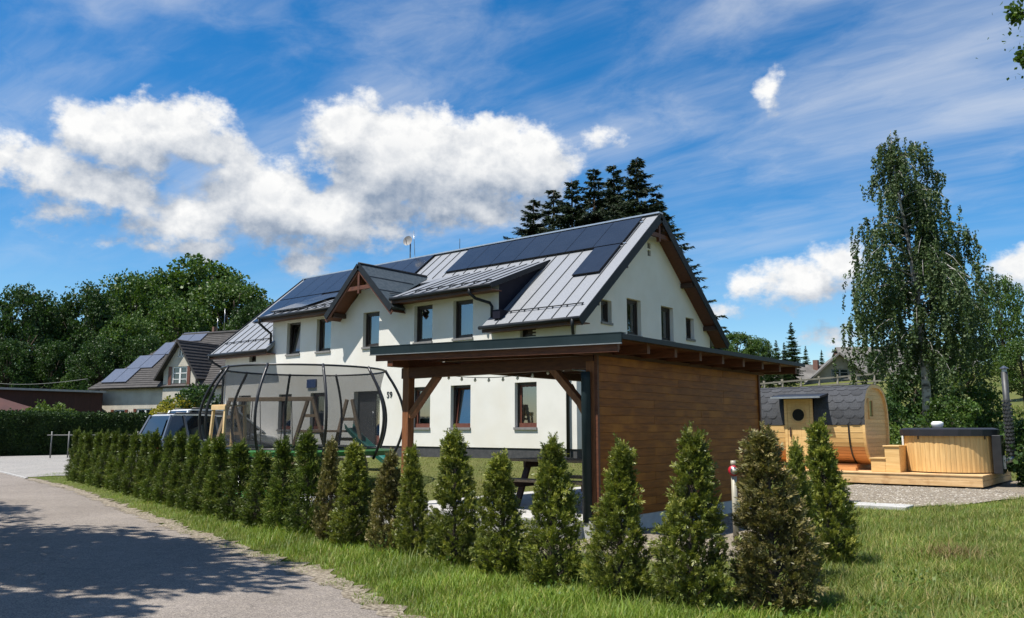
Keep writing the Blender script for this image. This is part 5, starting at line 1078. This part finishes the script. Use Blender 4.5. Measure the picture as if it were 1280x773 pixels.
# clipped hedge along the driveway
def hedgebox(x0, x1, y0, y1, z1, n, s):
    f = rng.random(n); P = np.empty((n, 3)); A = np.empty((n, 3)); k = f < .62
    P[k] = np.stack([np.full(k.sum(), x1)+rng.normal(0, .06, k.sum()), rng.uniform(y0, y1, k.sum()), rng.uniform(0, z1, k.sum())], 1); A[k] = (1, 0, .5)
    k2 = (f >= .62) & (f < .9); P[k2] = np.stack([rng.uniform(x0, x1, k2.sum()), rng.uniform(y0, y1, k2.sum()), z1+rng.normal(0, .07, k2.sum())], 1); A[k2] = (.2, 0, 1)
    k3 = f >= .9; P[k3] = np.stack([rng.uniform(x0, x1, k3.sum()), y0+rng.normal(0, .06, k3.sum()), rng.uniform(0, z1, k3.sum())], 1); A[k3] = (0, -1, .5)
    return leaves('hedge_leaves', P, A+rng.normal(0, .55, (n, 3)), s*rng.uniform(.6, 1.4, n), .4)
hg_ = thing('clipped_hedge', 'tall dark clipped hedge along the far side of the driveway', 'hedge', (-53.3, 20, 0))
link('foliage', hedgebox(-54.1, -52.5, 5, 35, 2.5, 42000, .11), 'hedge_leaf', hg_).location = -ROOT[hg_.name] if False else (53.3, -20, 0)
bx('inner_growth', 'leaf_core' if 'leaf_core' in MATS else 'hedge_leaf', hg_, -54.0, -52.62, 5.1, 34.9, -.1, 2.4)
# ---- thuja hedge
def thuja(seed, H=1.45, Rr=.28, nshoot=620, per=13, sp=.05, twig=4, slim=.0):
    """ragged cone of upswept shoots, each carrying small flat fan sprays"""
    r = np.random.default_rng(seed); tb = MB(); tb.tube([(0, 0, -.15), (.01, 0, H*.5), (0, 0, H*.92)], [.028, .018, .004], 6)
    ph = r.uniform(0, 6.28, 6)
    def rad(t): return Rr*np.minimum(1, (t+.06)*4.2)**.55*(1-t)**(.66+slim)*1.1
    m = nshoot; t = r.random(m)**1.2*.95; a = r.uniform(0, 2*math.pi, m)
    lump = 1 + .16*np.sin(3*a+ph[0]+9*t)*np.sin(14*t+ph[1]) + .12*np.sin(5*a+ph[2]-13*t) + r.normal(0, .11, m); lump = np.where(r.random(m) < .06, lump+.28, lump)
    ln = r.uniform(.09, .19, m)*(1-.3*t); rr = np.maximum(rad(t)*lump - ln*.62, .01)
    b0 = np.stack([rr*np.cos(a)+.05*np.sin(3*t+ph[4])*t, rr*np.sin(a)+.05*np.sin(4*t+ph[5])*t, t*H-ln*.3], 1); out = np.stack([np.cos(a), np.sin(a), np.zeros(m)], 1)
    D = unit(out*r.uniform(.5, 1.0, (m, 1)) + np.array([0, 0, 1])*r.uniform(.2, 1.0, (m, 1)) + r.normal(0, .22, (m, 3)))
    for k in range(9): b0[k] = (r.normal(0, .012), r.normal(0, .012), H*(.84+.015*k)); D[k] = (r.normal(0, .12), r.normal(0, .12), 1); ln[k] = .11
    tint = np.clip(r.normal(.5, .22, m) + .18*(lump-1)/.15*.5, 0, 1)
    # inner stems of the shoots
    for k in range(0, m, 4): tb.tube([(0, 0, max(.02, b0[k][2]-.12)), tuple(b0[k])], [.005, .003], 3, cap=False)
    n = m*per; si = np.repeat(np.arange(m), per); u = r.random(n)**.75
    A = unit(D[si] + r.normal(0, .42, (n, 3))); P = b0[si] + D[si]*(u*ln[si])[:, None] + r.normal(0, .011, (n, 3))
    side = unit(np.cross(A, out[si] + r.normal(0, .6, (n, 3)))); Ls = sp*r.uniform(.55, 1.4, n)*(1.1-.35*u)
    PP = []; AA = []; SS = []; BB = []
    for k in range(twig):
        f = (k/(twig-1)-.5)*2; ang = f*.8 + r.normal(0, .12, n)
        PP.append(P + A*Ls[:, None]*(.3*(1-abs(f)))); AA.append(A*np.cos(ang)[:, None] + side*np.sin(ang)[:, None]); SS.append(Ls*(1-.35*abs(f))); BB.append(np.cross(A, side) + r.normal(0, .3, (n, 3)))
    me = leaves('leaf_crown', np.concatenate(PP), np.concatenate(AA), np.concatenate(SS), .14, B=np.concatenate(BB))
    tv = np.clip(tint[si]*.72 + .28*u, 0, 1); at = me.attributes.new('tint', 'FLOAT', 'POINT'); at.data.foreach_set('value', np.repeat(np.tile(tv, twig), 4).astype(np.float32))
    return tomesh(tb, 'trunk_mesh'), me
THN = [thuja(401+i, nshoot=760, per=14, sp=.046, twig=4, slim=(0, .08, -.06, .05)[i]) for i in range(4)]
THF = [thuja(421+i, nshoot=600, per=11, sp=.06, twig=3, slim=(0, .1, -.08)[i]) for i in range(3)]
TH = [(-3.47,6.6,1.52,.29),(-4.19,6.62,1.4,.27),(-5.01,6.68,1.43,.27),(-5.78,6.85,1.26,.28),(-6.6,6.98,1.51,.29),(-7.39,7.12,1.31,.21),(-7.91,7.21,1.24,.23),(-8.82,7.37,1.33,.3),(-9.42,7.49,1.38,.2),(-10.12,7.63,1.49,.26),(-11.01,7.8,1.37,.25),(-11.79,7.96,1.18,.26),(-12.73,8.15,1.3,.29),(-13.71,8.37,1.39,.26),(-14.44,8.53,1.33,.24),(-15.18,8.7,1.42,.23),(-15.98,8.88,1.48,.23),(-16.85,9.07,1.4,.22),(-17.75,9.3,1.48,.23),(-18.73,9.56,1.43,.22),(-19.8,9.84,1.44,.23),(-20.98,10.16,1.42,.24),(-21.97,10.41,1.48,.23),(-22.93,10.62,1.44,.24),(-23.97,10.85,1.45,.23),(-25.09,11.1,1.43,.23),(-26.07,11.32,1.4,.24),(-26.88,11.5,1.52,.22),(-2.92,7.02,1.5,.345),(-3.35,9.7,1.59,.28),(-3.21,8.42,1.37,.18)]
for i, (x, y, H, w) in enumerate(TH):
    nearby = i < 9 or i >= 28; brown = i in (6, 8, 28)
    pr_ = (THN[i % 4] if nearby else THF[i % 3]); lm = 'thuja_brown' if brown else ('thuja_leaf' if nearby else 'thuja_far')
    if i == 28: lab, grp = 'large browning thuja with ragged top next to the hydrant post', None
    elif i == 29: lab, grp = 'slim thuja standing alone before the timber deck', None
    elif i == 30: lab, grp = 'thin sparse thuja squeezed between the large browning one and the slim one', None
    elif brown: lab, grp = 'browned young thuja within the roadside hedge row', 'browned thujas of the hedge row'
    else: lab, grp = 'young green conical thuja in the hedge row along the road verge', 'green thujas of the hedge row'
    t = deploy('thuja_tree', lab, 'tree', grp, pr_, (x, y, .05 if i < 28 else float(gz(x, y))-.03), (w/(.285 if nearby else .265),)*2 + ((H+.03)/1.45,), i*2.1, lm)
    t.rotation_euler = (random.uniform(-.03, .03), random.uniform(-.03, .03), i*2.1)

# ---- trees outside the picture: the road tree whose shade falls on the asphalt, and one whose twigs reach in top right
deploy('road_tree', 'big broadleaf tree on the road edge throwing shade over the asphalt', 'tree', None, DEC[2], (-14.6, .1, 0), (1.15, .60, .66), .16, 'leaf_mid')
deploy('road_tree', 'second broadleaf tree further along the road edge throwing shade', 'tree', None, DEC[3], (-22.0, 1.6, 0), (.8, .55, .58), .2, 'leaf_mid')
rtx = thing('overhanging_tree', 'broadleaf tree at the right whose twigs hang into the sky', 'tree', (5.6, 9.5, .1))
trk = MB().tube([(5.6, 9.5, -.1), (5.5, 9.5, 2.5), (5.3, 9.4, 5.0), (5.2, 9.3, 7.2)], [.2, .16, .1, .03], 9)
def camp(px, py, dep):
    k = math.hypot(1037, 150.5); d = np.array([*(FW*1), 0]); p = math.atan(150.5/1037)
    fw3 = np.array([*(FW*math.cos(p)), math.sin(p)]); up3 = np.array([*(-FW*math.sin(p)), math.cos(p)]); r3 = np.array([*RT, 0])
    v = fw3*1037 + r3*(px-640) + up3*(386.5-py); v = v/(v[:2]@FW)*dep; return v + np.array([0, 0, EYE])
tips = [camp(1270, 18, 8.0), camp(1281, 72, 8.0), camp(1330, 10, 8.3), camp(1345, 60, 8.4), camp(1360, -20, 8.6), camp(1375, 90, 8.4), camp(1390, 30, 9)]
PL = []
for tp in tips:
    s0 = np.array([5.35, 9.4, 4.6]); mid = (s0+tp)/2+np.array([0, 0, .5]); trk.tube([tuple(s0), tuple(mid), tuple(tp)], [.05, .025, .006], 5)
    n = 260; PL.append(tp + unit(rng.normal(size=(n, 3)))*rng.uniform(.0, .10, (n, 1))*np.array([1, 1, 1.1]) if tp is tips[0] or tp is tips[1] else tp + rng.normal(0, .25, (n*2, 3)))
PL = np.concatenate(PL); trk.build('trunk', 'bark', rtx, smooth=True)
mo = leaves('crown_mesh', PL-np.array([5.6, 9.5, .1]), rng.normal(size=PL.shape)+np.array([0, 0, -.3]), rng.uniform(.03, .065, len(PL)), .38); link('crown', mo, 'leaf_mid', rtx)

# ---- grass
def blades(name, mname, cells, seed, hlo, hhi, wid, lean=.45):
    """cells: list of (x, y, size, count)"""
    r = np.random.default_rng(seed); X = []; 
    arr_ = np.array(cells); cnt = arr_[:, 3].astype(int); x = np.repeat(arr_[:, 0], cnt)+r.random(cnt.sum())*np.repeat(arr_[:, 2], cnt); y = np.repeat(arr_[:, 1], cnt)+r.random(cnt.sum())*np.repeat(arr_[:, 2], cnt)
    return x, y, r
def makegrass(name, mname, x, y, r, hlo, hhi, wid, lean=.5, clump=None, zoff=0):
    n = len(x); z = gz(x, y)-.012+zoff; h = r.uniform(hlo, hhi, n)
    patch = .6+.8*(.5+.25*np.sin(x*2.3+y*1.7)+.25*np.sin(x*5.1-y*3.3+1)); h = h*patch
    h = h*np.clip((y-roady(x))/.45, .35, 1); h = h*np.clip(1.25-.055*np.maximum(0, np.hypot(x, y)-8), .45, 1); h = h*np.where(r.random(n) < .06, 1.8, 1)
    a = r.uniform(0, 2*math.pi, n); d = np.stack([np.cos(a), np.sin(a)], 1); ln = h*r.uniform(.1, lean*1.6, n); wv = np.stack([-np.sin(a+r.normal(0, .5, n)), np.cos(a)], 1)*(wid*r.uniform(.6, 1.3, n))[:, None]
    V = np.empty((n, 5, 3)); b = np.stack([x, y, z], 1)
    V[:, 0] = b; V[:, 0, :2] -= wv; V[:, 1] = b; V[:, 1, :2] += wv
    m = b.copy(); m[:, :2] += d*(ln*.35)[:, None]; m[:, 2] += h*.6; V[:, 2] = m; V[:, 2, :2] += wv*.75; V[:, 3] = m; V[:, 3, :2] -= wv*.75
    t_ = b.copy(); t_[:, :2] += d*ln[:, None]; t_[:, 2] += h; V[:, 4] = t_
    i = np.arange(n)*5; F1 = np.stack([i, i+1, i+2, i+3], 1); F2 = np.stack([i+3, i+2, i+4], 1)
    me = bpy.data.meshes.new(name); me.vertices.add(n*5); me.vertices.foreach_set('co', V.astype(np.float32).ravel())
    li = np.concatenate([F1.ravel(), F2.ravel()]); me.loops.add(len(li)); me.loops.foreach_set('vertex_index', li.astype(np.int32))
    ls = np.concatenate([np.arange(n)*4, n*4+np.arange(n)*3]); lt = np.concatenate([np.full(n, 4), np.full(n, 3)]); me.polygons.add(2*n); me.polygons.foreach_set('loop_start', ls.astype(np.int32)); me.polygons.foreach_set('loop_total', lt.astype(np.int32)); me.update(calc_edges=True)
    return link(name, me, mname)
def vis(x, y, mg=.12):
    d = x*FW[0]+y*FW[1]; r_ = x*RT[0]+y*RT[1]; return d > 2.2 and abs(r_)/d < .62+mg+1.2/d
def fill(x0, x1, y0, y1, test, dens, st=.5):
    c = []
    for x in np.arange(x0, x1, st):
        for y in np.arange(y0, y1, st):
            if not vis(x, y): continue
            c.append((x, y, st, max(0, dens(math.hypot(x, y)))*st*st))
    c = np.array(c); r = np.random.default_rng(int(abs(x0*7+y1*13))+5); cnt = c[:, 3].astype(int); X = np.repeat(c[:, 0], cnt)+r.random(cnt.sum())*st; Y = np.repeat(c[:, 1], cnt)+r.random(cnt.sum())*st
    k = test(X, Y); return X[k], Y[k], r
jitter = lambda x: .08*np.sin(x*7.3)+.06*np.sin(x*17.1+2)
X, Y, r = fill(-31, 6, 1, 13.5, lambda x, y: (y > roady(x)+jitter(x)-.02) & (y < hedy(x)+.75) & (x < -2.2), lambda d: 4600*min(1, (6.5/d)**1.4))
tag(makegrass('verge_grass', 'grass_verge', X, Y, r, .04, .11, .0034, .8), 'bright green grass strip between road and thuja hedge', 'grass', kind='stuff')
gr_ok = lambda x, y: ~((x > -6.9) & (x < -2.9) & (y > np.interp(x, [-6.9, -6.3, -5.5, -4.5, -3.6, -2.9], [21.2, 18.6, 17.0, 16.9, 17.9, 20.6]))) & ~((x < -4.3) & (x > -6.7) & (y > 8.4) & (y < 15.4-(np.clip(x+6.2, 0, 9))*3))
X, Y, r = fill(-9.6, 9, 1.5, 22, lambda x, y: (y > roady(x)+jitter(x)) & ((x > -2.4) | (y > hedy(x)+.6)) & ((x > -6.3) | (y > 16.4)) & gr_ok(x, y), lambda d: 4800*min(1, (7/d)**1.55))
tag(makegrass('rough_grass', 'grass_rough', X, Y, r, .03, .125, .0031, 1.0), 'tall rough grass and weeds right of the thuja hedge', 'grass', kind='stuff')
X, Y, r = fill(-31, -6.8, 7, 20, lambda x, y: (y > hedy(x)+.5) & (y < 19.7) & ~((x > -11) & (x < -6.6) & (y > 9.6) & (y < 16)), lambda d: 420*min(1, (11/d)**1.1))
tag(makegrass('lawn_grass', 'grass_short', X, Y, r, .03, .075, .006, .8), 'short dry lawn grass behind the thuja hedge', 'grass', kind='stuff')
X, Y, r = fill(-14, 12, 22, 50, lambda x, y: (y > 26.3) | (x > -2.8), lambda d: 130*min(1, (24/d)**1.2), 1.0)
tag(makegrass('meadow_grass', 'grass_rough', X, Y, r, .12, .4, .014, .7), 'unmown meadow grass behind the deck and hot tub', 'grass', kind='stuff')
n = 450; rr = np.random.default_rng(5); X = -2.42+rr.normal(0, .2, n); Y = 11.1+rr.normal(0, .18, n)
tag(makegrass('dry_tuft', 'drygrass', X, Y, rr, .06, .15, .004, 1.2), 'brown withered weed clump in the rough grass', 'weeds', kind='stuff')
# broad leaved weeds near the thujas
PW = []; 
for cx_, cy_, k in [(-2.35, 6.25, 120), (-2.0, 6.9, 140), (-1.6, 6.0, 110), (-3.0, 5.9, 70), (-1.1, 7.3, 90), (-4.6, 6.1, 60), (-6.2, 6.3, 60), (-2.2, 8.6, 110), (.6, 8.4, 70), (-.3, 6.5, 90), (-7.6, 6.7, 60), (1.3, 10.2, 80), (2.6, 11.5, 90)]:
    PW.append(np.stack([cx_+rng.normal(0, .17, k), cy_+rng.normal(0, .15, k), rng.uniform(.02, .2, k)], 1))
PW = np.concatenate(PW); PW[:, 2] += gz(PW[:, 0], PW[:, 1]); AW = rng.normal(0, .8, PW.shape)+np.array([0, 0, .4])
tag(link('broadleaf_weeds', leaves('broadleaf_weeds', PW, AW, rng.uniform(.022, .05, len(PW)), .33, B=rng.normal(0, .3, PW.shape)+np.array([0, 0, 1])), 'leaf_light'), 'broad leaved weeds growing in the grass by the thujas', 'weeds', kind='stuff')
# loose stones on the gravel
ico = [(0, 0, 1), (.9, 0, .4), (.3, .85, .4), (-.7, .5, .4), (-.7, -.5, .4), (.3, -.85, .4), (0, 0, 0)]; icf = [(0, 1, 2), (0, 2, 3), (0, 3, 4), (0, 4, 5), (0, 5, 1)]
sm = MB(); rs = random.Random(3)
for k in range(6500):
    if k < 800: x = rs.uniform(-6.6, -4.4); y = rs.uniform(8.2, 15)
    else: x = rs.uniform(-6.8, -3); y = rs.uniform(16.9, 22)
    if k < 800 and y > 15.4-(max(0, x+6.2))*3: continue
    if k >= 800 and y < float(np.interp(x, [-6.9, -6.3, -5.5, -4.5, -3.6, -2.9], [21.2, 18.6, 17.0, 16.9, 17.9, 20.6])): continue
    z = float(gz(x, y)); s = rs.uniform(.012, .036); a = rs.uniform(0, 6.28); ca, sa = math.cos(a), math.sin(a); sm.add([(x+s*(p*ca-q*sa), y+s*(p*sa+q*ca), z+s*.7*w_) for p, q, w_ in ico], icf)
tag(sm.build('loose_stones', 'stone'), 'loose pale stones scattered over the gravel beds', 'gravel', kind='stuff')
for o in bpy.data.objects:
    if o.type == 'MESH' and o.parent is None and 'kind' not in o and 'category' not in o: print('UNTAGGED', o.name)
